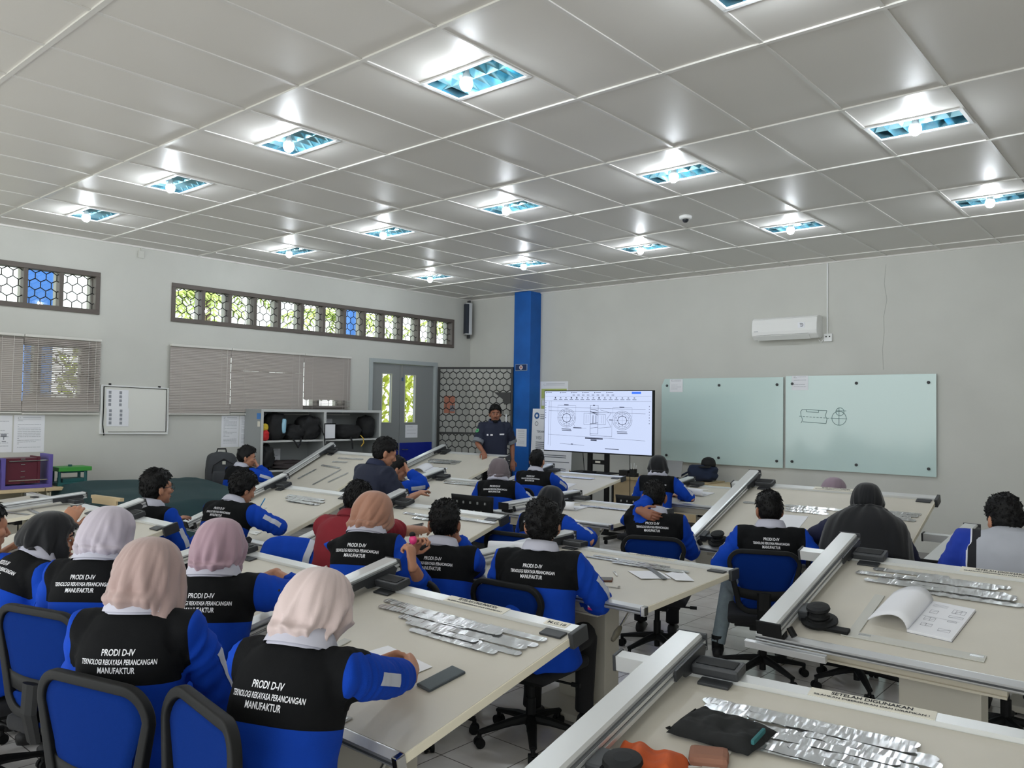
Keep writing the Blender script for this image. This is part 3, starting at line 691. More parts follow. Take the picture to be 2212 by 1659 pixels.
HAIRV = dict(short=(.016, .010, .006), thick=(.026, .015, .012), curly=(.027, .015, .013), spiky=(.020, .008, .009), crop=(.011, .006, .004), parted=(.020, .012, .006))
def hairstyle(root, F, kind, sd, near, up):
    th_t, th_s, amp = HAIRV[kind]; r = random.Random(sd); mb = MB(); nu, nv = (72, 48) if near else (36, 24)
    C = V((0, -.010, .022)); Rr = V((.074, .094, .098)); off = V((r.random()*9, r.random()*9, r.random()*9))
    def cover(p):
        x, y, z = p
        if y < -.035: zl = -.082 + .010*abs(x)/.07
        elif y < .035: zl = -.082+ (y+.035)/.07*.105 if y > -.012 else -.082+(y+.035)/.023*.045
        else: zl = .035 + min((y-.035)/.05, 1)*.030
        if -.012 <= y < .035: zl = -.037+(y+.012)/.047*.072
        return max(0, min(1, (z-zl)/.016))
    pts = {}
    def fn(u, v):
        ph = 2*pi*u; t = -pi/2+pi*v; d = V((cos(t)*sin(ph), -cos(t)*cos(ph), sin(t)))
        p = C+V((d.x*Rr.x, d.y*Rr.y, d.z*Rr.z)); c = cover(p); top = max(0, min(1, (p.z-.01)/.09))
        th = th_s+(th_t-th_s)*top
        f = 34 if kind == 'curly' else 22
        nz = noise.noise(V((p.x*f, p.y*f*.7, p.z*f))+off)+.5*noise.noise(V((p.x*f*2.3, p.y*f*1.6, p.z*f*2.3))+off)
        q = p+d*((th+amp*nz)*c-.016*(1-c)); pts[(round(u*nu), round(v*nv))] = (p, d, c, q); return F(q)
    mb.grid(fn, nu, nv)
    # tufts and locks
    keys = [k for k, a in pts.items() if a[2] > .55]
    N = (1500 if kind == 'curly' else 1300) if near else 220
    for _ in range(N):
        p, d, c, q = pts[r.choice(keys)]; q = q+V((r.uniform(-1, 1), r.uniform(-1, 1), r.uniform(-1, 1)))*.004
        tang = V((0, -.35, -1))-d*V((0, -.35, -1)).dot(d)
        if tang.length < .2: tang = V((r.uniform(-1, 1), r.uniform(-.2, 1), 0))
        tang.normalize(); rv = V((r.uniform(-1, 1), r.uniform(-1, 1), r.uniform(-1, 1)))
        if kind == 'curly': dr = (d*.5+rv*.9).normalized(); L = r.uniform(.010, .020); w = .0036
        elif kind == 'spiky': dr = (d*.45+tang*.65+rv*.40).normalized(); L = r.uniform(.011, .020); w = .0032
        else: dr = (d*.22+tang*.9+rv*.30).normalized(); L = r.uniform(.016, .030); w = .0034
        if not near: w *= 1.7
        a = dr.cross(V((r.random(), r.random(), r.random()+.01))).normalized(); b = dr.cross(a); q0 = q-d*.004
        m1 = q0+dr*L*.55 + (a*.004 if kind == 'curly' else V())
        tip = q0+dr*L - d*(.006 if kind == 'curly' else .002)
        mb.add([F(x) for x in (q0+a*w, q0-a*.5*w+b*.87*w, q0-a*.5*w-b*.87*w, m1+a*w*.7, m1-a*.35*w+b*.6*w, m1-a*.35*w-b*.6*w, tip)],
               [(0, 1, 4, 3), (1, 2, 5, 4), (2, 0, 3, 5), (3, 4, 6), (4, 5, 6), (5, 3, 6)])
    return mb.build('hair', MT['hair'], root, smooth=True)

def hijab(root, F, N, axN, torsoF, mat, sd, drape=0., tail=0., near=True, bulge=0., pin=None):
    """head covering: rings from the crown down past the neck on to the collar"""
    r = random.Random(sd); off = V((r.random()*9, r.random()*9, r.random()*9)); up = (F(V((0,0,1)))-F(V((0,0,0)))).normalized()
    NB = N
    # ring table in head space: (z, half width, back reach, front reach)
    ring = [(.136, .0, .0, .0), (.131, .034, .036, .034), (.115, .062, .072, .066), (.084, .083, .100, .090), (.044, .094, .117+bulge*.5, .101), (.002, .099, .124+bulge, .102), (-.026, .098, .122+bulge, .100)]
    pts = [[] for _ in range(3)]
    nu = 96 if near else 48
    cols = []
    headN = [(F(V((0, 0, z))), w, b, f) for z, w, b, f in ring]
    hx = (F(V((1, 0, 0)))-F(V((0, 0, 0)))); hy = (F(V((0, 1, 0)))-F(V((0, 0, 0)))); hz = up
    tx, ty, tz = torsoF
    rows = [(c, hx, hy, w, b, f) for c, w, b, f in headN]
    mixy = lambda t: (hx.lerp(tx, t).normalized(), hy.lerp(ty, t).normalized())
    a = mixy(.7); rows.append((NB+tz*.046, *a, .091, .108+bulge*.5, .102)); a = mixy(1); rows.append((NB+tz*.024, *a, .083, .090, .098))
    if drape:
        rows[-2] = (NB+tz*.052, *mixy(.7), .122, .136, .110); rows[-1] = (NB+tz*.022, *mixy(1), .152, .142, .116)
        rows += [(NB-tz*.004-ty*.004, *a, .190, .150, .124), (NB-tz*(.045+.02*drape)-ty*.01, *a, .236, .164, .142), (NB-tz*(.10+.06*drape)-ty*.012, *a, .262, .178, .155), (NB-tz*(.16+.20*drape)-ty*.012, *a, .272+.02*drape, .188, .165)]
    K = len(rows); nv = (K-1)*(5 if near else 3)
    def cr(i, t, g):
        p0, p1, p2, p3 = (g(rows[max(0, min(K-1, j))]) for j in (i-1, i, i+1, i+2))
        return .5*((p1*2)+(p2-p0)*t+(p0*2-p1*5+p2*4-p3)*t*t+(p1*3-p0-p2*3+p3)*t**3)
    mb = MB(); keepf = []
    sw = r.choice((-1, 1))*.9
    def fn(u, v):
        x = v*(K-1); i = min(int(x), K-2); t = x-i
        c = cr(i, t, lambda q: q[0]); X = cr(i, t, lambda q: q[1]); Y = cr(i, t, lambda q: q[2]); w, b, f = (cr(i, t, lambda q, k=k: q[k]) for k in (3, 4, 5))
        ph = 2*pi*u; sx, cy = sin(ph), -cos(ph)       # u=0 back
        s = v; A = .003+.024*min(1, max(0, (x-1.8)/5)); A *= 1 if not drape else .62
        ang = ph+sw*.55*(x/8)
        zz_ = 1.0*cy*x*.16
        n1 = noise.noise(V((cos(ang)*1.35, sin(ang)*1.35, x*.24+zz_))+off); n2 = noise.noise(V((cos(ang*1+x*.12)*3.4, sin(ang+x*.12)*3.4, x*.34+zz_*1.5+3))+off)
        fold = (1-abs(n1)*3.0)*.75+(1-abs(n2)*2.6)*.45-.35
        d = A*fold
        hem = max(0, (x-5.8)/(K-1-5.8)) if not drape else 0; d *= 1-.35*hem
        dz_ = -hem*(.012*noise.noise(V((cos(ph)*2.2, sin(ph)*2.2, 5))+off)+.006)
        dz_ -= .05*max(0, cy)*hem
        if tail:
            sdw = max(0, min(1, (sx*.8+cy*.6-.15)/.6)); dz_ -= .0; k3 = max(0, (x-4.6)/(K-1-4.6)); dz_ -= tail*sdw*k3**1.3; d += .020*sdw*k3
        ex = 2.2; rr = 1
        px = (w+d)*sx; py = ((f if cy > 0 else b)+d)*cy
        if 3 < x < 6 and cy > .6: py += .014*(cy-.6)/.4*(1-abs(x-4.0)/2 if x < 6 else 0)
        q = c+X*px+Y*py+tz*dz_
        return q
    mb.grid(fn, nu, nv, wrap=True)
    # open the face
    nf = []
    lo, hi = 3.55, 6.9
    for k, fc in enumerate(mb.f):
        j, i = divmod(k, nu); x = (j+.5)/nv*(K-1); ph = (i+.5)/nu*2*pi-pi
        if lo < x < hi:
            h = (x-lo)/(hi-lo); half = .80*sqrt(max(0, 1-(2*h-1)**2*.96))**.8
            if abs(ph) < half: continue
        nf.append(fc)
    mb.f = nf; mb.m = [0]*len(nf)
    if False:        # a loose end falling over the right front of the chest
        tb = MB(); base = NB+tx*.085+ty*.03+tz*.03
        tb.grid(lambda u, v: base+tx*(.02*sin(u*9)*.6+(u-.5)*.13*(1-.25*v)+.05*v)+ty*(-.035+.018*sin(u*14+2*v)+ .075*u-.02*v)-tz*(tail*v*(1-.25*u))+tx*.012*sin(u*20), 26, 14)
        mb.add(tb.v, tb.f)
    o = mb.build('hijab', mat, root, smooth=True, fix=True, weld=True)
    m = o.modifiers.new('s', 'SOLIDIFY'); m.thickness = .004; m.offset = -1
    if pin:
        pb = MB(); p = F(V(pin)); pb.ell(p, (.0035, .0035, .0035), 8, 6); pb.build('pin', MT['black'], o)
    return o

JTEXT = None
def person(label, top, yaw=0, lean=14, side=0, hp=0, hy=0, hr=0, outfit='jacket', hair='short', hij=None, L=((-.17, .38, .80), None), R=((.17, .38, .80), None), LH=None, RH=None, skin='skin', near=True, fem=False,
           drape=0, tail=0, bulge=0, group='students in blue and black workwear', vox=None, text=True, stripe=True, sc=1., stand=None, short=False, pants='blackc', face=False, legs=None, sd=0, yoke=.192, ts=0., cuff=.01, neckd=0., collar=True, pin=None, twist=0, wide=1.):
    """top: world point of the crown. Local frame: x right, y forward. L/R: (local wrist target, elbow hint)."""
    top = V(top); hipz = .52 if stand is None else stand
    la, sa = radians(lean), radians(side); HR = Matrix.Rotation(radians(hy), 3, 'Z') @ Matrix.Rotation(-radians(hp), 3, 'X') @ Matrix.Rotation(radians(hr), 3, 'Y')
    def spine(TL):
        P = [V((0, 0, hipz))]; n = 12
        for k in range(n):
            t = (k+.5)/n; a = la*(.35+1.25*t) if stand is None else la*(.6+.8*t); P.append(P[-1]+V((sin(sa)*.9, sin(a), cos(a)*cos(sa))).normalized()*(TL/n))
        a = la*1.6 if stand is None else la*1.4
        tz = V((sin(sa)*.9, sin(a), cos(a))).normalized(); N = P[-1]; nk = V((sin(sa)*.5, sin(a*.55)+.18, cos(a*.55))).normalized(); J = N+nk*((.010 if fem else .045)-neckd)+V((0, .018 if fem else .012, 0))
        Hc = J+(HR @ V((0, .022, .084 if fem else .090)))
        return P, N, tz, J, Hc, Hc+HR @ V((0, -.01, .120))+V((0, 0, .018))
    lo, hi = .30, .62
    for _ in range(30):
        m = (lo+hi)/2
        if spine(m)[5].z < top.z: lo = m
        else: hi = m
    P, N, tz, J, Hc, Tp = spine(lo)
    root = thing('person', label, 'person', (0, 0, 0), radians(yaw), group)
    off = Matrix.Rotation(radians(yaw), 3, 'Z') @ V((Tp.x, Tp.y, 0)); root.location = (top.x-off.x, top.y-off.y, 0)
    W2L = lambda p: Matrix.Rotation(-radians(yaw), 3, 'Z') @ (V(p)-V(root.location))
    tx = Matrix.Rotation(radians(twist), 3, 'Z') @ V((cos(sa), 0, -sin(sa)*.6)).normalized(); ty = tz.cross(tx).normalized(); tx = ty.cross(tz)
    F = lambda p: Hc+HR @ V(p)
    sh = (.172 if not fem else .146)*wide
    S = {-1: N-tx*sh-tz*.052, 1: N+tx*sh-tz*.052}
    arms = {}
    for k, (tgt, hint) in ((-1, L), (1, R)):
        T = W2L(tgt[1]) if isinstance(tgt[0], str) else V(tgt)
        e, w = ik(S[k], T, .275, .235, hint or V((.55*k, -.35, -.9))); arms[k] = (e, w)
    vx = vox or (.0115 if near else .016)
    # jacket / shirt
    mb = MB(); rings = []; rad = []
    wf = (.85 if fem else 1.)*wide
    prof = [(-.13, .225, .185), (-.06, .222, .180), (.02, .212, .165), (.14, .188, .142), (.26, .186, .138), (.36, .196, .136), (.43, .190, .122), (.475, .150, .102), (.50, .094, .082), (.515, .070, .070)]
    if fem: prof = [(a, b*.97, c) for a, b, c in prof]
    arc = lo; zs = lambda t: P[0]+(P[1]-P[0]).normalized()*t if t < 0 else (P[min(int(t/arc*12), 11)].lerp(P[min(int(t/arc*12), 11)+1], t/arc*12-min(int(t/arc*12), 11)) if t <= arc else N+tz*(t-arc))
    kk = arc/.49
    pth = [zs(t*kk) if t > 0 else V((0, .01, hipz+t*.55)) for t, _, _ in prof]
    nr = 28; vs = []
    for i, (p, (t, a, b)) in enumerate(zip(pth, prof)):
        q = max(0, min(1, t/.49)); X = V((1, 0, 0)).lerp(tx, q).normalized(); tg = (pth[min(i+1, len(pth)-1)]-pth[max(i-1, 0)]).normalized(); Y = tg.cross(X).normalized()
        for j in range(nr):
            ph = 2*pi*j/nr; cx, cy = cos(ph), sin(ph); ex = .82
            sx = abs(cx)**ex*(1 if cx > 0 else -1); sy = abs(cy)**ex*(1 if cy > 0 else -1)
            bb = b*(1.0 if cy > 0 else .93)
            vs.append(p+X*a*wf*sx+Y*bb*sy)
    n = len(prof)
    mb.add(vs, [(i*nr+j, i*nr+(j+1) % nr, (i+1)*nr+(j+1) % nr, (i+1)*nr+j) for i in range(n-1) for j in range(nr)]+[tuple(range(nr-1, -1, -1)), tuple((n-1)*nr+j for j in range(nr))])
    slv = {}
    for k in (-1, 1):
        e, w = arms[k]; s0 = S[k]; d1 = (e-s0).normalized(); d2 = (w-e).normalized(); inn = s0-tx*k*.07+tz*.004
        g = .92 if fem else 1.
        if not short:
            cu = w-d2*cuff
            path = [inn, s0, s0.lerp(e, .35), s0.lerp(e, .75), e-d1*.02+d2*.012, e+d2*.07, e.lerp(cu, .72), cu]
            rads = [.070*g, .080*g, .070*g, .064*g, .060*g, .057*g, .052*g, .050*g]
        else:
            cu = s0.lerp(e, .82); path = [inn, s0, s0.lerp(e, .35), s0.lerp(e, .6), cu]; rads = [.068*g, .080*g, .074*g, .072*g, .073*g]
        mb.tube(path, rads, n=16, ref=(0, 0, 1)); slv[k] = path
    me = remesh(mb, vx, 4)
    X = verts_np(me); NR = normals_np(me)
    fs, arcs, nears = np_tree(pth)(X)
    dl, al, _ = np_tree(slv[-1])(X); dr, ar, _ = np_tree(slv[1])(X)
    isarm = (np.minimum(dl, dr) < .095) & (np.minimum(dl, dr) < fs-.03)
    # cloth folds
    rr = random.Random(sd+5); o3 = V((rr.random()*9, rr.random()*9, rr.random()*9)); disp = np.zeros(len(X))
    aa = np.where(dl < dr, al, ar)
    for i in range(len(X)):
        x, y, z = X[i]
        if isarm[i]:
            f = noise.noise(V((x*9, y*9, z*9+aa[i]*26))+o3); disp[i] = .0085*(1-2.2*abs(f))*min(1, aa[i]/.12)
        else:
            f = noise.noise(V((x*5+z*4, y*4, z*7-abs(x)*6))+o3); g = noise.noise(V((x*14-z*5, y*9, z*4))+o3)
            low = 1.25-min(1, max(0, (z-.55)/.5)); disp[i] = (.0075*(1-2*abs(f))+.003*g)*low
    X2 = X+NR*disp[:, None]; set_np(me, X2)
    if outfit in ('jacket',):
        txn = np.array(tx); lat = np.abs((X-nears)@txn); tot = (pth[-1]-pth[0]).length
        up_s = np.zeros(len(X)); nt_ = np_tree(pth)
        full = sum((pth[i+1]-pth[i]).length for i in range(len(pth)-1)); fromtop = full-arcs
        yk = np.minimum(yoke+ts-fromtop, .212*wf-lat)
        arml = np.where(dl < dr, al, ar)
        yk = np.where(isarm & (arml > .16), -np.abs(arml-.16)-.001, yk)
        at = me.attributes.new('yoke', 'FLOAT', 'POINT'); at.data.foreach_set('value', yk.astype(np.float32))
        mat = MT['jacket']
    elif outfit == 'tee':
        lat = np.abs((X-nears)@np.array(tx)); lat = np.where(isarm, lat+.02, lat); at = me.attributes.new('side', 'FLOAT', 'POINT'); at.data.foreach_set('value', lat.astype(np.float32)); mat = MT['tee']
    else: mat = outfit
    jk = add_obj('jacket' if outfit == 'jacket' else 'shirt', me, mat, root)
    bv = None
    if outfit == 'jacket' and (text or stripe):
        me.calc_loop_triangles(); bv = BVHTree.FromPolygons([V(p) for p in X2], [tuple(p.vertices) for p in me.polygons])
    if outfit == 'jacket' and text:
        tb = MB()
        def onback(x, s, lift=.0016):
            c = zs(max(.05, arc-s)); tg = (zs(min(arc, arc-s+.03))-zs(max(.0, arc-s-.03))).normalized(); Y = tg.cross(tx).normalized()
            h, nn, i_, d_ = bv.ray_cast(c+tx*x-Y*.5, Y)
            return (h+nn*lift if h else c+tx*x-Y*.16)
        for body, size, s, width in (('PRODI D-IV', .0245, .082+ts, .098), ('TEKNOLOGI REKAYASA PERANCANGAN', .0205, .107+ts, .225), ('MANUFAKTUR', .0235, .131+ts, .112)):
            put_text(tb, lambda x, y, s=s: onback(x, s-y), body, size, -width/2, 0, width=width, bold=.018)
        tb.build('back_lettering', MT['thread'], jk, fix=False)
    if outfit == 'jacket' and stripe:
        for k in ((1, -1) if stripe is True else (stripe,)):
            e, w = arms[k]; s0 = S[k]; d1 = (e-s0).normalized(); outw = tx*k-d1*(tx*k).dot(d1); outw.normalize(); sd_ = d1.cross(outw).normalized(); tb = MB()
            def fn(u, v):
                c = s0.lerp(e, .42+.50*v); o_ = c+outw*.3+sd_*(u-.5)*.036; h, nn, i_, d_ = bv.ray_cast(o_, -outw); return (h+nn*.0018) if h else c+outw*.07
            tb.grid(fn, 4, 14); tb.build('sleeve_stripe', M('reflective_grey_tape', (188, 192, 204), .6), jk, smooth=True, fix=False)
    if outfit == 'jacket' and near:     # back seam
        pass
    # skin: head, neck, core and arms as one continuous body
    mb = MB(); head_shapes(mb, F, fem)
    mb.tube([N-tz*.05, N+tz*.02, J, F((0, -.012, -.045))], [.058, .053, .051, .050], n=16)
    mb.tube([P[0], P[4], P[8], N-tz*.06, N-tz*.02], [(.10, .11), (.09, .11), (.09, .12), (.06, .10), (.05, .05)], n=14)
    for k, hnd in ((-1, LH), (1, RH)):
        e, w = arms[k]; d2 = (w-e).normalized()
        mb.tube([N-tz*.06, S[k], S[k].lerp(e, .5), e, e.lerp(w, .35), w], [.045, .046, .040, .037, .037, .026], n=12)
        h = dict(d=None, n=(0, 0, -1), curl=.35, thumb=.5); h.update(hnd or {})
        hd = V(h['d']) if h['d'] is not None else d2
        build_hand(mb, w+d2*.012, hd, V(h['n']), k == 1, h['curl'], thumb=h['thumb'], sc=.95 if fem else 1.03)
    me = remesh(mb, .0042 if near else .0065, 2)
    bd = add_obj('body', me, MT[skin], root)
    if face:
        for s in (-1, 1):
            eb = MB(); eb.ell(F((.031*s, .0795, .004)), (.0115, .0080, .0062), 12, 8, rot=HR); e = eb.build('eye', MT['white'], bd, smooth=True)
            ib = MB(); ib.ell(F((.031*s, .0860, .004)), (.0060, .0026, .0058), 10, 6, rot=HR); ib.build('iris', MT['inkd'], e, smooth=True)
            bb = MB(); bb.tube([F((.012*s, .0935, .024)), F((.030*s, .0935, .030)), F((.050*s, .080, .025))], [.0036, .0042, .0024], n=6); bb.build('eyebrow', MT['hair'], bd, smooth=True)
        lb = MB(); lb.tube([F((-.021, .0885, -.0655)), F((0, .0955, -.0645)), F((.021, .0885, -.0655))], [.003, .0055, .003], n=8); lb.build('lips', M('lip_tone', (150, 92, 84), .5), bd, smooth=True)
    if hij is not None: hijab(root, F, N, tz, (tx, ty, tz), hij, sd+3, drape, tail, near, bulge, pin)
    elif hair: hairstyle(root, F, hair, sd+2, near, tz)
    if collar:
        cb = MB(); cm = MT['shirt'] if collar is True else collar; nk = 40; w0 = .080 if hij is None else .088
        def fn(u, v):
            ph = -pi/2+(u-.5)*1.72*pi; fr = max(0, sin(ph)); rr = w0+(.012 if v < .5 else .0)+ .020*(1-v if v >= .5 else v)*0
            prof = [(.014, -.012), (.008, .020), (-.006, .046), (.000, .050), (.012, .030), (.022, -.004)][int(round(v*5))]
            return N+tx*((w0+prof[0])*cos(ph))+ty*((w0*.97+prof[0])*sin(ph)+.004)+tz*(prof[1]+.002-.022*max(0, sin(ph))**1+(.006 if sin(ph) < 0 else 0))
        cb.grid(fn, nk, 5); cb.build('shirt_collar', cm, root, smooth=True, fix=True)
    # legs
    mb = MB(); lg = legs or {}
    for k in (-1, 1):
        hj = V((.085*k, .0, hipz-.0)); kn = V(lg.get(k, ((.12*k, .40, .50), (.12*k, .38, .09)))[0]) if stand is None else V((.10*k, .02, hipz*.52)); an = V(lg.get(k, ((.12*k, .40, .50), (.12*k, .38, .09)))[1]) if stand is None else V((.11*k, 0, .08))
        mb.tube([hj-V((0, .06, -.01)), hj, hj.lerp(kn, .5), kn], [.078, .085, .078, .064], n=14); mb.tube([kn, kn.lerp(an, .35), kn.lerp(an, .8), an], [.064, .058, .050, .052], n=14)
        fd = V((0, 1, 0)); sb = MB(); a0 = V((an.x, an.y, 0))
        sb.tube([a0+V((0, -.06, .045)), a0+V((0, -.02, .05)), a0+V((0, .07, .042)), a0+V((0, .15, .030)), a0+V((0, .185, .026))], [(.036, .032), (.046, .036), (.036, .042), (.026, .042), (.018, .030)], n=12, ref=(0, 0, 1), round_caps=True)
        for i, p in enumerate(sb.v): sb.v[i] = (p[0], p[1], max(p[2], .004))
        sb.build('shoe', MT['shoe'], root, smooth=True)
        if lg.get('sock'): cb = MB(); cb.tube([an-V((0, 0, .05)), an+V((0, 0, .06))], [.040, .042], n=12); cb.build('sock', MT['black'], root, smooth=True)
    mb.tube([V((0, -.02, hipz+.08)), V((0, -.01, hipz)), V((0, .0, hipz-.03))], [(.09, .13), (.10, .15), (.085, .14)], n=14, ref=(0, 1, 0))
    add_obj('trousers', remesh(mb, .014 if near else .02, 3), MT[pants], root)
    root['_n'] = 0; del root['_n']
    return dict(root=root, F=F, N=N, arms=arms, W2L=W2L, HR=HR, tx=tx, ty=ty, tz=tz, bd=bd)
HJ = lambda n, c: M(n, c, .85, var=.06, vscale=8, bump=.15, bscale=600, sheen=.25, spec=.2)
BL = HJ('black_veil_cloth', (27, 28, 31)); MAUVE = HJ('mauve_veil_cloth', (172, 144, 156)); PINK = HJ('pale_pink_veil_cloth', (206, 188, 186)); DUSTY = HJ('dusty_pink_veil_cloth', (176, 152, 148)); LILAC = HJ('lilac_grey_veil_cloth', (190, 182, 194)); BROWN = HJ('brown_veil_cloth', (168, 124, 104)); GREYB = HJ('grey_brown_veil_cloth', (110, 100, 104)); LIL2 = HJ('dusty_lilac_veil_cloth', (146, 128, 140))
FINE = dict(fem=True)
def wl(x, y, z): return (('w', (x, y, z)), None)
P_ = {}
P_['A'] = person('student in pale pink hijab and workwear jacket, hands clasped on the front table', (.97, -1.34, 1.23), 22, 15, hp=16, hy=-10, hij=PINK, fem=True, near=True, sd=1, tail=0, cuff=.085, L=(('w', (.80, -.93, .81)), (-1, -.2, -.5)), R=(('w', (.91, -.90, .80)), (1, -.3, -.5)),
   LH=dict(d=(.55, .8, .1), n=(.8, -.3, -.4), curl=.75), RH=dict(d=(-.35, .9, .15), n=(-.8, -.2, -.4), curl=.85), vox=.009, ts=.03, stripe=1, pin=(-.07, -.098, .05))
P_['B'] = person('student in dusty pink hijab with long end over right shoulder, seated front left', (.33, -1.556, 1.265), 42, 7, hp=8, hy=-5, hij=DUSTY, fem=True, sd=11, tail=.17, bulge=.008, vox=.009, ts=.035, L=((-.14, .32, .62), None), R=((.2, .34, .60), (1, -.5, -.6)), stripe=1)
P_['C'] = person('student in mauve hijab reaching her right arm forward over the table', (-.056, -1.095, 1.25), 42, 10, hp=4, hy=-8, hij=MAUVE, fem=True, sd=21, vox=.010, L=((-.15, .40, .80), None), cuff=.08, R=(('w', (-.05, -.84, .985)), (1, -.1, -.35)), RH=dict(d=(-.8, .45, -.3), n=(-.2, .3, -1), curl=.6))
P_['D'] = person('student in lilac grey hijab, second from left in the front row', (-.615, -1.287, 1.26), 42, 12, hp=10, hy=-14, hij=LILAC, fem=True, sd=31, vox=.010, L=((-.14, .36, .80), None), R=((.12, .36, .80), None))
P_['E'] = person('student in black hijab at left, face in profile', (-1.122, -1.345, 1.20), 4, 26, hp=4, hy=-26, hij=BL, fem=True, sd=41, vox=.010, bulge=.012, L=((-.12, .38, .80), None), R=((.16, .38, .80), None), face=True)
P_['BR'] = person('student in brown hijab holding a pink toy up in both hands', (-.384, -.03, 1.26), 30, 14, hp=14, hy=-10, hij=BROWN, fem=True, sd=52, vox=.010, L=(('w', (-.12, -.02, .95)), (-.3, 0, -1)), R=(('w', (.02, -.12, .93)), (.8, -.2, -.8)), cuff=.10, LH=dict(d=(.3, .25, .6), n=(.8, -.2, .2), curl=1.15), RH=dict(d=(-.15, .25, .8), n=(-.7, .3, .2), curl=1.15), stripe=False)
P_['red'] = person('student in dark red shirt leaning over a phone, behind brown hijab', (-1.198, .527, 1.235), 24, 18, hp=16, hy=-14, outfit=M('dark_red_cloth', (128, 22, 36), .85, var=.06), hair='crop', sd=61, text=False, short=True, collar=M('dark_red_collar', (120, 20, 34), .85), L=(('w', (-1.22, 1.06, .875)), (-1, -.4, -.2)), R=(('w', (-1.08, .98, .875)), (1, -.4, -.2)), LH=dict(d=(.7, .5, -.1), n=(.2, .1, -1), curl=.25), RH=dict(d=(-.6, .6, -.05), n=(-.2, .1, -1), curl=.5), vox=.012, group='students in other shirts')
P_['boy2'] = person('student with short black hair resting chin on hand, left of curly haired student', (-.305, .413, 1.19), 26, 14, hp=8, hy=10, hair='spiky', sd=71, L=((-.18, .34, .78), None), R=((.05, .21, .96), (.15, .9, -.8)), RH=dict(d=(-.3, .1, .9), n=(-.6, .2, .2), curl=.9), vox=.010, skin='skind')
P_['curly'] = person('student with thick curly black hair and large ears, seated before the flat table', (.36, .46, 1.245), 22, 10, hp=2, hy=14, hair='curly', sd=81, vox=.009, L=((-.18, .34, .74), None), R=((.16, .36, .70), (1, -.3, -.6)), pants='blackc', legs={1: ((.16, .42, .50), (.16, .40, .09)), -1: ((-.12, .40, .50), (-.12, .36, .09))})
P_['gray'] = person('student in grey brown hijab by the tilted table, black perforated chair behind', (-2.188, 2.971, 1.24), 30, 14, hp=6, hy=8, hij=GREYB, fem=True, near=False, sd=91, L=((-.16, .36, .78), None), R=((.2, .36, .76), (1, -.3, -.5)))
P_['tv'] = person('boy with neat black hair looking at the television, blue chair behind', (-2.887, 4.406, 1.25), 15, 14, hp=-2, hy=4, hair='short', near=False, sd=101, R=((.1, .44, .84), (1, 0, -.5)), L=((-.14, .42, .84), None))
P_['bgirl'] = person('student in black hijab nearest the wooden desk', (-1.467, 4.695, 1.245), 20, 10, hp=4, hy=8, hij=BL, fem=True, near=False, sd=111, R=((.2, .32, .80), (1, -.3, -.5)))
P_['neck'] = person('student holding the back of his neck with one hand, blue chair behind', (-.17, 2.45, 1.205), 26, 10, hp=14, hy=5, hair='crop', sd=121, L=((-.085, -.02, .985), (-.25, 1, -.25)), LH=dict(d=(.85, -.35, -.25), n=(.25, .9, -.1), curl=.45, thumb=.2), R=((.2, .36, .72), None), vox=.012, skin='skind')
P_['hunch'] = person('hunched student in black hijab, half hidden behind curly haired student', (-.80, 2.02, 1.135), 10, 22, hp=14, hy=0, hij=BL, fem=True, near=False, sd=131, R=((.26, .30, .80), (1, -.2, -.4)))
P_['t5'] = person('student in pale jeans before the wide tilted table, sheet of paper in front', (.703, 2.462, 1.185), 25, 8, hp=8, hy=18, hair='short', neckd=.015, sd=141, vox=.012, L=((-.27, .20, .60), (-.7, -.7, -.5)), R=((.27, .20, .60), (.7, -.7, -.5)), pants='jeans', legs={-1: ((-.26, .34, .50), (-.34, .22, .10)), 1: ((.14, .34, .50), (.08, .26, .10)), 'sock': 1}, skin='skind')
P_['veil'] = person('student wrapped in a large black veil, before the wide tilted table at right', (1.236, 2.80, 1.255), 10, 18, hp=10, hy=12, hij=BL, fem=True, outfit=M('navy_cloth', (28, 32, 62), .85), sd=151, drape=.75, text=False, collar=False, L=((-.24, .34, .82), (-1, -.2, -.4)), R=((.2, .36, .80), None), vox=.012, group='students in other shirts')
P_['lil'] = person('student in dusty lilac hijab, only her head showing behind the wide tilted table', (.588, 4.049, 1.18), -4, 14, hp=8, hij=LIL2, fem=True, near=False, sd=161, text=False, stripe=False)
P_['tee'] = person('student in light grey shirt with blue sleeves at the right edge', (2.06, 2.50, 1.255), 10, 20, hp=14, hy=26, hair='curly', outfit='tee', sd=171, text=False, collar=False, short=True, neckd=.05, L=((-.20, .36, .80), (-.5, -.2, -.9)), R=((.26, .36, .80), None), vox=.012, wide=1.16, group='students in other shirts')
P_['glas'] = person('boy with thick black hair and glasses, seated left before dark green cloth', (-2.705, -.104, 1.24), 16, 10, hp=-2, hy=-16, hair='thick', sd=181, vox=.013, face=True, R=((.2, .34, .72), None))
P_['write'] = person('boy writing with a blue pen on the tilted table', (-2.62, .56, 1.20), 16, 20, hp=20, hy=-14, hair='thick', sd=191, vox=.013, face=True, L=((-.10, .42, .84), (-1, -.2, -.4)), R=((.18, .40, .80), (1, -.4, -.2)), RH=dict(d=(-.6, .6, 0), n=(-.4, .1, -1), curl=.8), LH=dict(d=(.3, .9, 0), n=(.3, 0, -1), curl=.7))
P_['chin'] = person('boy resting chin on his hand by the grey backpack', (-5.803, 2.482, 1.215), 5, 12, hp=10, hy=-36, hair='thick', near=False, sd=201, face=True, R=((.11, .25, .96), (.9, .5, -.7)), RH=dict(d=(-.5, -.1, .6), n=(-.3, -.6, -.2), curl=.8), text=False)
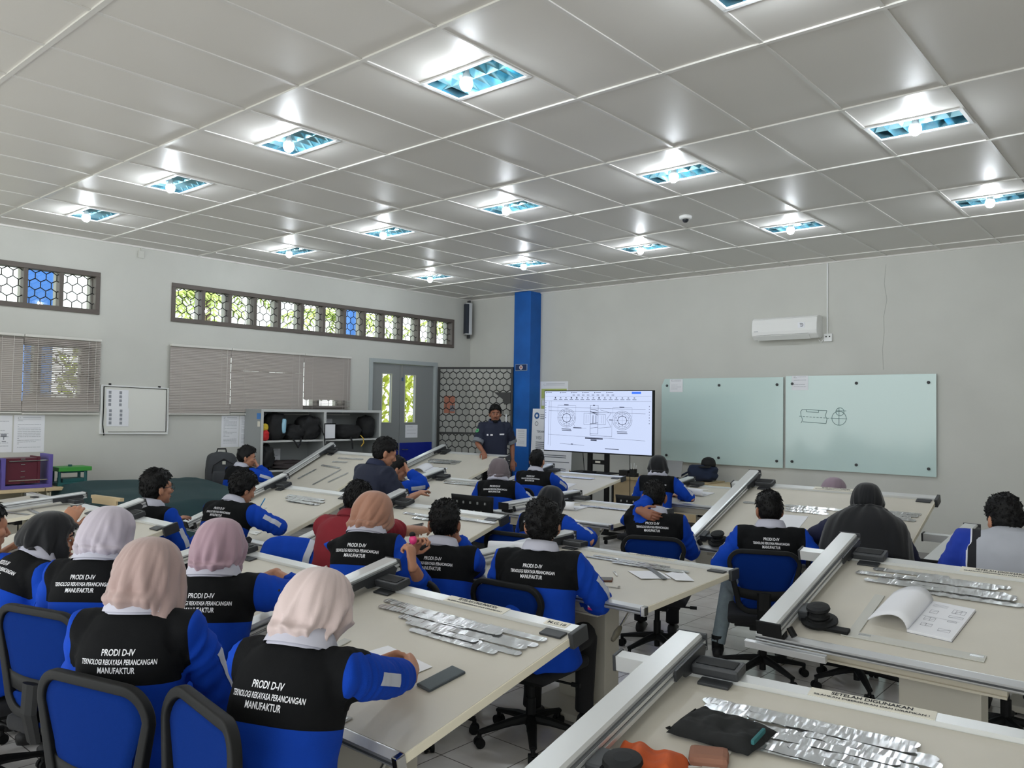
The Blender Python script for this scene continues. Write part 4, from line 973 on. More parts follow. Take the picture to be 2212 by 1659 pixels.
P_['shade'] = person('boy shading his eyes with a wristwatch hand, behind the navy shirted man', (-3.03, 2.45, 1.235), -6, 14, hp=14, hy=-26, hair='short', near=False, sd=211, face=True, R=((.13, .24, 1.08), (.9, .4, -.7)), RH=dict(d=(-.5, -.05, .8), n=(-.5, -.5, -.2), curl=.5), text=False)
NAVY = M('navy_shirt_cloth', (27, 33, 54), .85, var=.06)
P_['navy'] = person('man in plain navy shirt standing bent over beside a seated boy', (-2.45, 1.82, 1.44), -4, 15, hp=20, hy=-22, hair='parted', near=True, sd=221, outfit=NAVY, text=False, short=True, stand=.80, collar=M('navy_collar', (34, 42, 70), .85), L=((-.22, .42, .92), None), R=((.20, .40, .95), None), vox=.013, group='men in navy shirts')
P_['teacher'] = person('teacher with goatee in navy shirt standing with one hand on the drafting table', (-4.80, 5.80, 1.772), 230, 3, hp=4, hy=-4, hair='parted', near=True, sd=231, outfit=NAVY, text=False, short=True, stand=.90, collar=MATS['navy_collar'], skin='skind', face=True, R=(('w', (-4.74, 5.50, 1.10)), (.6, -.8, -.2)), RH=dict(d=(0, .85, -.35), n=(0, -.2, -1), curl=.5), L=((-.27, .02, .98), (-.6, -.9, 0)), vox=.012, group='men in navy shirts')
P_['edge'] = person('boy at the left edge, only the side of his face in the picture', (-2.22, -1.31, 1.21), 0, 14, hp=14, hy=-20, hair='spiky', sd=241, near=False, text=False, short=True, outfit=M('grey_stripe_shirt', (150, 152, 165), .85), group='students in other shirts', L=((-.16, .36, .82), None), R=((.16, .36, .82), None))

P_['F'] = person('student leaning out of the picture at left edge, bare right forearm raised', (-1.60, -1.47, 1.22), 0, 14, hp=6, hair='short', fem=False, sd=251, near=True, vox=.012, text=False, short=True, stripe=False, R=(('w', (-1.46, -1.16, 1.06)), (.7, -.2, -.9)), RH=dict(d=(-.2, .5, .8), n=(-.6, .3, -.2), curl=.6))

def seat(key, label, dyaw=0, kind='mesh', group='blue mesh office chairs', back=.075, dx=0, sc=.93):
    r = P_[key]['root']; a = r.rotation_euler.z+radians(dyaw); p = V(r.location)+Matrix.Rotation(a, 3, 'Z') @ V((dx, -back, 0)); return chair(label, p.x, p.y, math.degrees(a), kind, group, sc=sc)
chair('blue mesh chair at the bottom left edge, behind lilac grey hijab student', -.52, -1.38, 16, sc=1.0)
chair('blue mesh chair with wide back behind the dusty pink hijab student', .45, -1.56, 15, sc=1.0)
chair('bright blue mesh chair turned sideways between the two front hijab students', .97, -1.98, 172, sc=1.03)
chair('blue mesh chair under curly haired student, star base on the floor in front', .30, .46, 4)
seat('t5', 'blue mesh chair seen squarely from behind, under student with pale jeans', 0, back=.09, dx=-.05)
seat('neck', 'blue mesh chair under student holding the back of his neck', -4, back=.09, dx=.05)
seat('veil', 'blue mesh chair behind student in large black veil at right', -16, back=.10)
seat('tee', 'dark topped mesh chair behind the white shirted student', -8, back=.12)
seat('tv', 'blue mesh chair under boy facing the television', -6, back=.09)
seat('hunch', 'blue mesh chair under hunched student behind curly hair', -4, back=.10)
seat('glas', 'blue mesh chair beside boy with glasses at left', -30, back=.08)
chair('blue mesh chair with a jacket hung over its back', -1.54, .46, 16)
seat('boy2', 'blue mesh chair under boy with chin on hand, mostly hidden', -10, back=.10)
seat('gray', 'black perforated chair behind the grey brown hijab student', -24, 'perforated', 'black perforated chairs', back=.13, dx=.02, sc=1.03)
seat('bgirl', 'black perforated chair by black hijab student near the wooden desk', -14, 'perforated', 'black perforated chairs', dx=-.1)
for k_, l_ in (('C', 'swivel stool under mauve hijab student, hidden by her jacket'), ('A', 'backless swivel stool under pale pink hijab student in front'), ('red', 'swivel stool under red shirted student'), ('BR', 'swivel stool under brown hijab student'), ('write', 'swivel stool under boy writing with blue pen'), ('E', 'swivel stool under student in black hijab at left edge'),
               ('chin', 'swivel stool under boy resting chin on hand by the grey backpack'), ('shade', 'swivel stool under boy shading his eyes behind the navy shirted man'), ('lil', 'swivel stool under lilac hijab student at the back'), ('edge', 'swivel stool under the boy cut off by the left edge'), ('F', 'swivel stool under student leaning out at the left edge')):
    seat(k_, l_, 0, 'stool', 'swivel stools', back=0)
# ------------------------------------------------------------------ blinds
def blind(label, y0, y1, z0, z1, openf):
    t = thing('venetian_blind', label, 'blind', (LX+.035, (y0+y1)/2, z1), 0, 'taupe venetian blinds'); w = (y1-y0)/2
    mb = MB(); mb.box((-.02, -w, -.028), (.025, w, 0)); mb.build('headrail', MT['rail'], t, bevel=.003)
    mb = MB(); mb.box((-.012, -w, z0-z1), (.014, w, z0-z1+.016)); mb.build('bottom_rail', MT['rail'], t, bevel=.003)
    mb = MB(); n = int((z1-z0-.05)/.0205); r = random.Random(int(y0*100)+7)
    for k in range(n):
        z = -.042-k*.0205; a = radians(openf(z1+z)+r.uniform(-2.5, 2.5)); hw = .0128; sag = r.uniform(-.0015, .0015)
        dx, dz = cos(a)*hw, sin(a)*hw; nx, nz = -sin(a)*.0022, cos(a)*.0022
        vs = []
        for y, s in ((-w, 0), (0, sag), (w, 0)):
            vs += [(-dx, y, z+s-dz*-1), (nx, y, z+s+nz), (dx, y, z+s+dz*-1)]
        mb.add(vs, [(0, 1, 4, 3), (1, 2, 5, 4), (3, 4, 7, 6), (4, 5, 8, 7)])
    mb.build('slats', MT['slat'], t, fix=False)
    mb = MB()
    for y in (-w*.66, w*.66): mb.tube([(.016, y, -.03), (.016, y, z0-z1+.01)], .0016, n=4)
    mb.tube([(.028, w*.84, -.02), (.03, w*.83, -.5*(z1-z0)), (.03, w*.83, -.86*(z1-z0))], .0022, n=5); mb.build('cords', MT['rail'], t, fix=False)
cl = lambda z: 74
blind('closed taupe blind at the far left edge of the photo', -.85, .392, 1.575, 2.455, lambda z: 66 if z < 2.40 else 25)
blind('half open taupe blind with blue and green showing through, left of small whiteboard', .398, 1.215, 1.565, 2.455, lambda z: 44 if 1.78 < z < 2.36 else (74 if z < 1.68 else 52))
blind('closed taupe blind right of the small whiteboard', 2.06, 2.895, 1.57, 2.465, cl)
blind('closed taupe blind in the middle above the taped sheets', 2.90, 4.045, 1.575, 2.465, lambda z: 73 if abs(z-2.17) > .012 else 40)
blind('taupe blind above the grey shelf with bottom slats gaping', 4.05, 4.885, 1.575, 2.465, lambda z: 66 if z > 1.80 else (18 if z > 1.66 else 55))
# ------------------------------------------------------------------ paper with printed lines
def sheet(name, label, cat, fn, w, h, rows, seed, logo=False, group=None, pics=(), mat=None, parent=None, margin=.12):
    """fn(x,y,lift) -> world; printed lines are thin marks"""
    r = random.Random(seed); mb = MB(); q = [(0, 0), (w, 0), (w, h), (0, h)]
    mb.add([fn(x, y, 0) for x, y in q]+[fn(x, y, .0012) for x, y in q], [(3,2,1,0), (4,5,6,7), (0,1,5,4), (1,2,6,5), (2,3,7,6), (3,0,4,7)])
    o = mb.build(name, mat or MT['paper'], parent)
    if label: tag(o, label, cat, group)
    mb = MB(); m = w*margin
    def bar(x0, x1, y0, y1): mb.add([fn(a, b, .0018) for a, b in ((x0, y0), (x1, y0), (x1, y1), (x0, y1))], [(0, 1, 2, 3)])
    st = h*.76/max(rows, 1)
    for k in range(rows):
        y = h*.84-k*st
        if r.random() < .12: continue
        x = m
        while x < w-m:
            L = r.uniform(.03, .14)*w*1.2; e = min(x+L, w-m)
            bar(x, e, y, y+min(st*.26, .004)); x = e+.012*w
            if r.random() < .08: break
    if logo:
        pts = [(m+.016+.012*cos(a), h*.92+.012*sin(a)) for a in np.linspace(.4, 5.6, 12)]
        for a, b in zip(pts, pts[1:]): mb.add([fn(p[0]+dx, p[1], .0018) for p, dx in ((a, -.002), (a, .002), (b, .002), (b, -.002))], [(0, 1, 2, 3)])
        bar(m+.05, w-m, h*.925, h*.935); bar(m, w-m, h*.885, h*.889)
    for x0, y0, x1, y1 in pics: bar(x0*w, x1*w, y0*h, y1*h)
    if mb.f: mb.build('print', MT['ink'], o, fix=False)
    return o
LWF = lambda y0, z0: (lambda x, y, l: V((LX+.001+l, y0-0+x, z0+y)))
def lw(y0, z0): return lambda x, y, l: V((LX+.001+l, y0+x, z0+y))
def fw(x0, z0, yy=FY): return lambda x, y, l: V((x0+x, yy-.001-l, z0+y))
sheet('instruction_sheet', 'taped sheet with machine drawing below the blind at the left edge', 'paper', lw(.03, 1.15), .29, .40, 9, 1, group='taped sheets on the window wall', pics=((.62, .42, .82, .50), (.70, .34, .74, .42), (.66, .28, .80, .31)))
sheet('instruction_sheet', 'taped sheet of text left of the small whiteboard, nearest it', 'paper', lw(.335, 1.145), .31, .41, 16, 2, True, group='taped sheets on the window wall')
sheet('instruction_sheet', 'taped sheet of text right of the small whiteboard', 'paper', lw(2.80, 1.14), .255, .42, 18, 3, True, group='taped sheets on the window wall')
sheet('instruction_sheet', 'taped sheet of text half hidden by the grey shelf', 'paper', lw(3.062, 1.14), .255, .42, 18, 4, True, group='taped sheets on the window wall')
# small whiteboard
wb = thing('whiteboard', 'small white board with photo sheets on the window wall', 'whiteboard', (LX, 1.25, 1.35))
T_ = lambda y, z, l=0: V((l, y, z-.02*y))
mb = MB(); mb.add([T_(y, z, l) for l in (.002, .018) for y, z in ((0, 0), (.80, 0), (.80, .56), (0, .56))], [(3,2,1,0), (4,5,6,7), (0,1,5,4), (1,2,6,5), (2,3,7,6), (3,0,4,7)]); mb.build('panel', M('whiteboard_enamel', (228, 228, 222), .25), wb, bevel=.002)
mb = MB()
for a, b in (((-.012, -.012), (.812, .0)), ((-.012, .56), (.812, .572)), ((-.012, 0), (.0, .56)), ((.80, 0), (.812, .56))): mb.add([T_(y, z, l) for l in (.0, .026) for y, z in ((a[0], a[1]), (b[0], a[1]), (b[0], b[1]), (a[0], b[1]))], [(3,2,1,0), (4,5,6,7), (0,1,5,4), (1,2,6,5), (2,3,7,6), (3,0,4,7)])
mb.build('white_frame', MT['white'], wb)
mb = MB(); mb.tube([T_(.02, .55, .022), T_(.022, .3, .022), T_(.018, .1, .022), T_(.035, -.03, .022)], .006, n=6); mb.tube([T_(.02, .552, .022), T_(.78, .552, .022)], .003, n=5); mb.tube([T_(.782, .552, .022), T_(.785, .02, .022)], .004, n=5); mb.tube([T_(.08, .012, .022), T_(.785, .02, .022)], .003, n=5); mb.build('loose_trim', MT['black'], wb, fix=False)
mb = MB(); mb.box((-.0, .08, .57), (.03, .10, .59)); mb.box((0, .68, .57-.014), (.03, .70, .59-.014)); mb.build('hook', MT['black'], wb)
for y, z, s in ((.05, .30, 5), (.06, .08, 6)):
    o = sheet('photo_sheet', 'sheet of small photos on the white board, %s' % ('upper' if z > .2 else 'lower'), 'paper', (lambda y, z: lambda a, b, l: V((LX+.0205+l, 1.25+y+a, 1.35+z+b-.02*(y+a))))(y, z), .26, .22, 0, s, group='photo sheets', pics=[(.1+.48*i, .1+.22*j, .22+.48*i, .26+.22*j) for i in range(2) for j in range(4)])
# ------------------------------------------------------------------ front wall
def glassboard(label, x0, x1, z0, z1, chip):
    t = thing('glass_board', label, 'glass board', (x0, FY, z0)); W, Hh = x1-x0, z1-z0
    poly = [(0, 0), (W, 0), (W, Hh), (.05 if chip else 0, Hh), (0, Hh-(.10 if chip else 0))] if chip else [(0, 0), (W, 0), (W, Hh), (0, Hh)]
    mb = MB(); mb.prism(poly, lambda p, h: V((p[0], -.030-h, p[1])), 0, .008); mb.build('glass_panel', M('frosted_green_glass', (202, 224, 221), .10, spec=.6), t)
    for a in (.05, .5, .955):
        for b in ((.09, Hh-.10)):
            mb = MB(); mb.lathe([(.006, 0), (.018, 0), (.018, .012), (.012, .016), (0, .016)], n=14); mb.v = [(a*W+p[0], -.038-p[2], b+p[1]) for p in mb.v]; mb.build('standoff_bolt', MT['dark'], t, smooth=False)
            mb = MB(); mb.tube([(a*W, -.03, b), (a*W, 0, b)], .008, n=8); mb.build('standoff_post', MT['alu'], t)
    return t
glassboard('left green glass board, bare with a chipped corner', -3.085, -1.27, .985, 2.178, True)
g2 = glassboard('right green glass board with shaft sketch drawn on it', -1.237, .552, .99, 2.188, False)
mb = MB(); lns = []
sx = lambda px: (px-1700)/(2024-1700)*1.787
def seg(a, b): 
    mb.tube([V((a[0], -.0388, a[1])), V((b[0], -.0388, b[1]))], .0035, n=4)
def path(P):
    for a, b in zip(P, P[1:]): seg(a, b)
zz = lambda py: .99 + (1016-py)/(1016-811)*1.198 - .99
pt = lambda px, py: (sx(px), zz(py))
path([pt(1737, 915), pt(1741, 908), pt(1737, 898), pt(1736, 890), pt(1740, 885), pt(1797, 887), pt(1793, 898), pt(1797, 905), pt(1795, 915), pt(1741, 912)])
path([pt(1749, 886), pt(1750, 890), pt(1778, 891), pt(1778, 887)])
for k in range(9): path([pt(1733+k*8, 900+k*.4), pt(1738+k*8, 900.2+k*.4)])
for cx, cyy, rr in ((1824, 903, 16), (1826, 889, 9)): path([pt(cx+rr*cos(a), cyy+rr*.93*sin(a)) for a in np.linspace(0, 2*pi, 22)])
path([pt(1824, 880), pt(1824, 918)]); path([pt(1805, 903), pt(1842, 904)]); path([pt(1818, 887), pt(1840, 887)])
mb.build('marker_sketch', M('green_marker', (112, 140, 140), .8), g2, fix=False)
sheet('notice_sheet', 'white notice on the left glass board corner', 'paper', fw(-2.95, 1.985, FY-.0395), .21, .185, 5, 11, True, group='notices on the glass boards')
sheet('notice_sheet', 'white notice on the right glass board corner', 'paper', fw(-1.155, 2.005, FY-.0395), .215, .185, 5, 12, True, group='notices on the glass boards')
# air conditioner with socket
t = thing('air_conditioner', 'white wall air conditioner above the right glass board', 'air conditioner', (-1.635, FY, 2.665)); W = .86
mb = MB(); prof = [(0, .02), (0, .285), (-.14, .29), (-.185, .27), (-.20, .20), (-.205, .10), (-.195, .055), (-.13, .0), (-.06, .0)]
mb.prism(prof, lambda p, h: V((h, p[0], p[1])), 0, W); mb.build('casing', M('glossy_white_plastic', (238, 238, 236), .12), t, bevel=.008)
mb = MB(); mb.add([V((x, y, z)) for x in (.06, W-.10) for y, z in ((-.200, .052), (-.135, -.002), (-.139, -.008), (-.206, .046))], [(0,1,2,3), (7,6,5,4), (0,4,5,1), (1,5,6,2), (2,6,7,3), (3,7,4,0)]); mb.build('louvre_flap', MATS['glossy_white_plastic'], t)
mb = MB(); mb.add([V((x, y-.0012, z)) for x in (.06, W-.10) for y, z in ((-.1985, .0575), (-.1965, .0555))], [(0, 1, 3, 2)]); mb.box((.0, -.1865, .262), (W, -.186, .264)); mb.build('panel_seam', MT['groove'], t, fix=False)
mb = MB(); mb.box((.62, -.2065, .13), (.71, -.2035, .20)); st = mb.build('energy_sticker', MT['paper'], t)
mb = MB(); pts = [(.665+.024*cos(a), .165+.020*sin(a)) for a in np.linspace(2.4, -2.0, 12)]
for a, b in zip(pts, pts[1:]): mb.tube([V((a[0], -.2075, a[1])), V((b[0], -.2075, b[1]))], .003, n=4)
mb.box((.655, -.208, .160), (.672, -.207, .17)); mb.build('sticker_print', MT['inkd'], st, fix=False)
mb = MB(); mb.box((.03, -.2065, .105), (.09, -.2055, .112)); mb.build('small_logo', MT['ink'], t)
t = thing('power_socket', 'white power socket beside the air conditioner with conduit to ceiling', 'socket', (-.695, FY, 2.67))
mb = MB(); mb.box((-.05, -.035, -.05), (.05, 0, .05)); mb.build('socket_box', MT['white'], t, bevel=.006)
mb = MB(); [mb.box((a-.008, -.037, b-.008), (a+.008, -.034, b+.008)) for a, b in ((-.022, .012), (.022, .012))]; mb.build('pin_holes', MT['black'], t)
mb = MB(); mb.tube([(-.015, -.010, .05), (-.015, -.010, ZC-2.68)], .009, n=8); mb.tube([(-.05, -.02, -.01), (-.09, -.02, -.06), (-.12, -.03, -.02)], .005, n=6); mb.build('conduit', MT['white'], t)
t = thing('junction_box', 'small white junction box under the ceiling on the window wall', 'junction box', (LX, 1.665, 3.54)); mb = MB(); mb.box((0, -.035, -.045), (.025, .035, .045)); mb.build('box_body', MT['wall'], t, bevel=.004); mb = MB(); mb.tube([(.008, 0, .045), (.008, 0, .10)], .007, n=6); mb.build('conduit', MT['wall'], t)
# column speaker high in the corner
t = thing('column_speaker', 'tall dark column speaker high in the corner', 'speaker', (LX+.05, 7.40, 3.0)); RZ = Matrix.Rotation(radians(-25), 4, 'Z')
mb = MB(); mb.box((0, -.06, 0), (.10, .06, .56), mat=RZ); mb.build('cabinet', MT['alu'], t, bevel=.006); mb = MB(); mb.box((.0, -.063, .02), (.102, .0, .54), mat=RZ); mb.build('grille', M('navy_speaker_grille', (40, 46, 58), .7), t)
mb = MB(); mb.box((-.05, .02, -.06), (.04, .05, .02), mat=RZ); mb.box((-.05, .02, .54), (.04, .05, .61), mat=RZ); mb.build('bracket', MT['dark'], t)
# sign, paper and poster round the blue column
t = thing('emblem_sign', 'small navy sign with round emblem on the blue column', 'sign', (-5.695, 7.28, 2.335)); mb = MB(); mb.box((0, -.012, 0), (.25, 0, .11)); mb.build('sign_rim', M('silver_blue_rim', (150, 170, 196), .4), t, bevel=.003)
mb = MB(); mb.box((.008, -.0145, .008), (.242, -.012, .102)); mb.build('sign_plate', M('navy_sign', (18, 46, 92), .4), t); mb = MB(); mb.lathe([(0, .0), (.036, .0), (.036, .002), (0, .002)], n=24); mb.v = [(.125+p[0], -.0147-p[2], .055+p[1]) for p in mb.v]; em = mb.build('emblem', M('emblem_white', (226, 218, 218), .5), t)
mb = MB(); mb.lathe([(0, .0), (.020, .0), (.020, .001), (0, .001)], n=20); mb.v = [(.125+p[0], -.0168-p[2], .055+p[1]) for p in mb.v]; mb.build('emblem_centre', M('emblem_red', (176, 118, 116), .5), em)
sheet('notice_sheet', 'white notice in clear sleeve low on the blue column', 'paper', fw(-5.665, 1.10, 7.279), .225, .285, 7, 13, True, margin=.2)
o = sheet('poster', 'white and yellow green poster behind the television, top of it showing', 'poster', fw(-5.385, 1.60), .57, .565, 0, 14, True)
mb = MB(); mb.box((-5.36, FY-.0035, 1.62), (-4.84, FY-.002, 2.045)); mb.build('green_field', M('yellow_green_print', (186, 198, 116), .7), o); mb = MB(); mb.box((-5.36, FY-.0048, 1.87), (-4.84, FY-.0034, 1.885)); mb.box((-5.35, FY-.0048, 1.77), (-5.20, FY-.0034, 1.86)); mb.build('white_box', MT['paper'], o)
sheet('poster', 'orange printed poster behind the honeycomb gate', 'poster', lw(6.92, 1.62), .26, .30, 0, 15, mat=M('orange_poster_print', (214, 140, 116), .7), pics=((.55, .1, .95, .45),))
sheet('notice_sheet', 'white notice on the grey door below the right pane', 'paper', lambda x, y, l: V((LX-.0145+l, 6.06+x, 1.21+y)), .27, .21, 3, 16)
# banner on the wall behind the television stand
bn = thing('roll_banner', 'white information banner standing against the blue column behind the television', 'banner', (-5.16, 7.0, 0)); bn.rotation_euler = (radians(-3), 0, 0)
mb = MB(); mb.box((0, -.002, .05), (.80, .002, 1.72)); mb.build('banner_cloth', MT['paper'], bn); mb = MB(); mb.box((-.02, -.05, 0), (.82, .05, .05)); mb.build('banner_base', MT['alu'], bn, bevel=.01)
mb = MB(); BF = lambda x, y: V((x, -.0032, y))
put_text(mb, BF, 'VISI', .07, .09, 1.24); put_text(mb, BF, 'PRODI', .055, .24, 1.42, bold=.02); put_text(mb, BF, 'TEKNIK PERANCANGAN', .045, .10, 1.345, bold=.02)
for r_, y in enumerate((1.62, 1.59, 1.56, 1.19, 1.16, 1.13, 1.10, 1.00, .97, .90, .80, .77, .70)): mb.box((.09 if r_ > 2 else .16, -.0036, y), (.70 if r_ % 3 else .76, -.0030, y+.010))
pts = [(.09+.03*cos(a), 1.485+.03*sin(a)) for a in np.linspace(0, 2*pi, 16)]
for a, b in zip(pts, pts[1:]): mb.tube([BF(*a), BF(*b)], .004, n=4)
mb.build('banner_print', M('slate_print', (86, 94, 104), .7), bn, fix=False)
mb = MB(); mb.lathe([(0, 0), (.052, 0), (.052, .001), (0, .001)], n=24); mb.v = [(.09+p[0], -.0032-p[2], 1.61+p[1]) for p in mb.v]; lg_ = mb.build('round_logo', M('logo_blue', (44, 92, 150), .6), bn); mb = MB(); mb.lathe([(0, 0), (.024, 0), (.024, .001), (0, .001)], n=6); mb.v = [(.09+p[0], -.0044-p[2], 1.61+p[1]) for p in mb.v]; mb.build('logo_centre', MT['paper'], lg_)
mb = MB(); BP = [(.70, .42), (.74, .62), (.78, .80)]; mb.tube([BF(*p) for p in BP], [.006, .014, .006], n=4); mb.build('gold_swash', M('gold_print', (208, 176, 96), .6), bn, fix=False)

# ------------------------------------------------------------------ television on its stand
tv = thing('television', 'large flat television showing a machine drawing, on a black stand', 'television', (-3.26, 6.1, 0)); tv.rotation_euler = (0, 0, radians(1.2))
z0, z1, w = 1.127, 1.972, .868
mb = MB(); mb.box((-w, -.0, z0), (w, .055, z1)); mb.build('bezel', MT['black'], tv, bevel=.004)
SCR = M('television_screen_glow', (10, 10, 12), .2, emit=(206, 219, 250), estr=SCREEN)
mb = MB(); mb.box((-w+.012, -.003, z0+.016), (w-.012, .0, z1-.012)); sc_ = mb.build('screen', SCR, tv)
mb = MB(); SWp = 2*w-.024; SH = z1-z0-.028
def sp_(px, py, l=-.0042): return V((-w+.012+(px-160)/(2030-160)*SWp, l, z1-.012-(py-118)/(1215-118+28)*SH))
def sl(a, b, t=.0016):
    t *= 1.15
    A, B = sp_(*a), sp_(*b); d = (B-A); d.normalize(); n_ = V((-d.z, 0, d.x))*t; mb.add([A+n_, A-n_, B-n_, B+n_], [(0, 1, 2, 3)])
def circ(cx, cy, rx, ry, t=.0016, n=40):
    P = [(cx+rx*cos(2*pi*k/n), cy+ry*sin(2*pi*k/n)) for k in range(n+1)]
    for a, b in zip(P, P[1:]): sl(a, b, t)
for cx, cy, R0 in ((577, 620, 165), (1552, 645, 160)):
    for f in (1, .86): circ(cx, cy, R0*f, R0*f*1.06)
    circ(cx, cy, R0*.46, R0*.46*1.05, .0032); circ(cx, cy, R0*.66, R0*.70, .0010)
    for k in range(8):
        a = 2*pi*k/8; sl((cx+R0*.46*cos(a), cy+R0*.48*sin(a)), (cx+R0*.56*cos(a), cy+R0*.60*sin(a)), .004); circ(cx+R0*.72*cos(a+.39), cy+R0*.76*sin(a+.39), 9, 10, .0013, 10)
    sl((cx-R0*1.05, cy), (cx+R0*1.05, cy), .0008); sl((cx, cy-R0*1.1), (cx, cy+R0*1.1), .0008)
    sl((cx-R0, cy-R0*1.45), (cx+R0, cy-R0*1.43)); sl((cx-R0, cy-R0*1.45), (cx-R0, cy-R0*.4), .0008); sl((cx+R0, cy-R0*1.43), (cx+R0, cy-R0*.4), .0008); sl((cx-R0*.55, cy+R0*1.28), (cx+R0*.5, cy+R0*1.29), .004); sl((cx-R0*.5, cy+R0*1.45), (cx+R0*.55, cy+R0*1.46), .004); sl((cx-R0*.3, cy-R0*1.5), (cx+R0*.2, cy-R0*1.49), .005)
for a, b, t in (((1003, 375), (1003, 930), .002), ((1140, 375), (1140, 905), .002), ((1003, 490), (1140, 560), .003), ((1003, 720), (1140, 700), .003), ((1003, 800), (1140, 780), .002), ((1052, 560), (1052, 715), .004), ((1105, 560), (1105, 715), .004), ((1010, 450), (1130, 470), .003), ((1010, 500), (1130, 520), .004), ((890, 525), (1270, 545), .0015), ((890, 735), (1270, 730), .0015), ((890, 525), (890, 735), .0015), ((1270, 545), (1270, 730), .0015), ((930, 550), (930, 710), .0015), ((1230, 560), (1230, 715), .0015), ((965, 560), (965, 705), .0012), ((1195, 565), (1195, 705), .0012),
      ((225, 415), (1930, 445), .0015), ((240, 485), (1930, 520), .0015), ((230, 943), (1930, 995), .0012), ((1175, 460), (1365, 515), .0015), ((1365, 515), (1290, 630), .0015), ((1290, 630), (1365, 770), .0015), ((1140, 795), (1365, 770), .0015), ((1000, 930), (1380, 945), .0018), ((1380, 640), (1380, 950), .0012), ((1330, 640), (1395, 640), .004), ((1003, 900), (1140, 905), .0018), ((700, 800), (850, 802), .006), ((850, 803), (940, 805), .0012), ((705, 735), (730, 780), .0012), ((915, 985), (1225, 992), .008), ((1015, 1018), (1120, 1020), .008), ((455, 1108), (900, 1125), .0016), ((660, 1110), (700, 1111), .005), ((1265, 1165), (1500, 1172), .004), ((165, 300), (2020, 300), .0012), ((285, 300), (275, 1160), .0012), ((245, 310), (235, 1140), .0016), ((165, 212), (2020, 212), .0008), ((1003, 380), (1140, 384), .0016), ((1050, 378), (1085, 379), .006)):
    sl(a, b, t)
for x in (180, 450, 650, 860, 1070, 1280): sl((x, 142), (x+14, 142), .007); sl((x+24, 142), (x+115, 142), .003)
for k in range(15): x = 330+k*99; sl((x+20, 240), (x+44, 240), .009 if k in (0, 3, 4, 8) else .005); sl((x, 270), (x+66, 271), .003)
for k in range(9): sl((680+k*86, 188), (725+k*86, 188), .003)
for k in range(7): sl((176, 335+k*48), (188, 335+k*48), .005); sl((1985, 390+k*50), (1995, 390+k*50), .005)
mb.build('screen_graphics', M('screen_dark_line', (70, 76, 100), .6, emit=(70, 78, 110), estr=.12), sc_, fix=False)
mb = MB(); sl((1705, 148), (1855, 148), .012); mb.build('blue_button', M('screen_blue_button', (40, 90, 220), .6, emit=(40, 90, 230), estr=.9), sc_, fix=False)
mb = MB()
for x in (-.135, .135): mb.box((x-.032, .06, .10), (x+.032, .10, 1.6))
mb.box((-.135, .065, .98), (.135, .095, 1.04)); mb.box((-.135, .065, 1.3), (.135, .095, 1.36)); mb.build('stand_posts', MT['black'], tv, bevel=.004)
mb = MB(); mb.box((-.31, -.16, .868), (.31, .12, .885)); mb.build('stand_shelf', MT['black'], tv, bevel=.006)
mb = MB(); [mb.box((x-.025, -.30, .05), (x+.025, .36, .09)) for x in (-.36, .36)]; mb.box((-.36, .05, .05), (.36, .10, .10)); mb.build('stand_base', MT['black'], tv, bevel=.005)
mb = MB(); [mb.lathe([(.02, 0), (.025, .025), (.02, .05)], (x, y, 0), n=10) for x in (-.36, .36) for y in (-.27, .33)]; mb.build('stand_wheels', MT['black'], tv)
mb = MB(); mb.box((-.04, .062, 1.0), (.04, .066, 1.025)); mb.build('maker_plate', MT['label'], tv)
mb = MB(); mb.tube([(-.24, .06, 1.13), (-.22, .08, .8), (-.16, .1, .5), (-.1, .2, .1)], .005, n=5); mb.tube([(.5, .06, 1.13), (.5, .07, .6), (.4, .1, .05)], .005, n=5); mb.build('cables', MT['black'], tv, fix=False)
o = MB(); o.box((-.09, -.10, 0), (.09, -.04, .018)); o = o.build('remote_box', MT['black'], bevel=.004); place(o, (-3.26, 6.05, .8855)); tag(o, 'black box lying on the television stand shelf', 'media box')

# ------------------------------------------------------------------ wooden front desk and its things
t = thing('wooden_desk', 'pale wooden desk standing below the left glass board', 'desk', (-2.76, 7.08, 0)); 
mb = MB(); mb.box((-.72, -.30, .745), (.74, .30, .775)); mb.build('desk_top', MT['lwood'], t, bevel=.004); mb = MB(); mb.box((-.69, -.27, .25), (.70, -.25, .745)); mb.build('modesty_panel', MT['lwood'], t)
for x in (-.69, .68): mb = MB(); mb.box((x-.02, -.27, 0), (x+.02, .28, .745)); mb.build('side_panel', M('dark_desk_edge', (46, 44, 44), .6), t)
t = thing('wooden_desk', 'second pale desk end beyond the first, with a yellow ruler on it', 'desk', (-1.62, 7.14, 0)); mb = MB(); mb.box((-.38, -.28, .73), (.38, .28, .76)); mb.build('desk_top', MT['lwood'], t, bevel=.004)
for x in (-.35, .35): mb = MB(); mb.box((x-.02, -.25, 0), (x+.02, .26, .73)); mb.build('side_panel', MATS['dark_desk_edge'], t)
mb = MB(); mb.box((-.24, -.018, 0), (.24, .018, .012)); o = mb.build('yellow_ruler', M('yellow_ruler', (206, 178, 70), .5)); place(o, (-1.36, 6.93, .7605), Matrix.Rotation(radians(24), 3, 'Z')); tag(o, 'yellow ruler sticking off the second wooden desk', 'ruler')
t = thing('pen_holder', 'black mesh pen holder with white markers on the wooden desk', 'pen holder', (-3.28, 6.98, .775))
mb = MB(); mb.box((-.14, -.06, 0), (.0, .06, .085)); mb.box((.0, -.05, 0), (.12, .05, .05)); mb.lathe([(.05, 0), (.055, .11), (.050, .11), (.046, .005), (0, .005)], (.06, 0, .0), n=18); mb.build('organiser', M('black_mesh_holder', (34, 34, 36), .6), t, bevel=0)
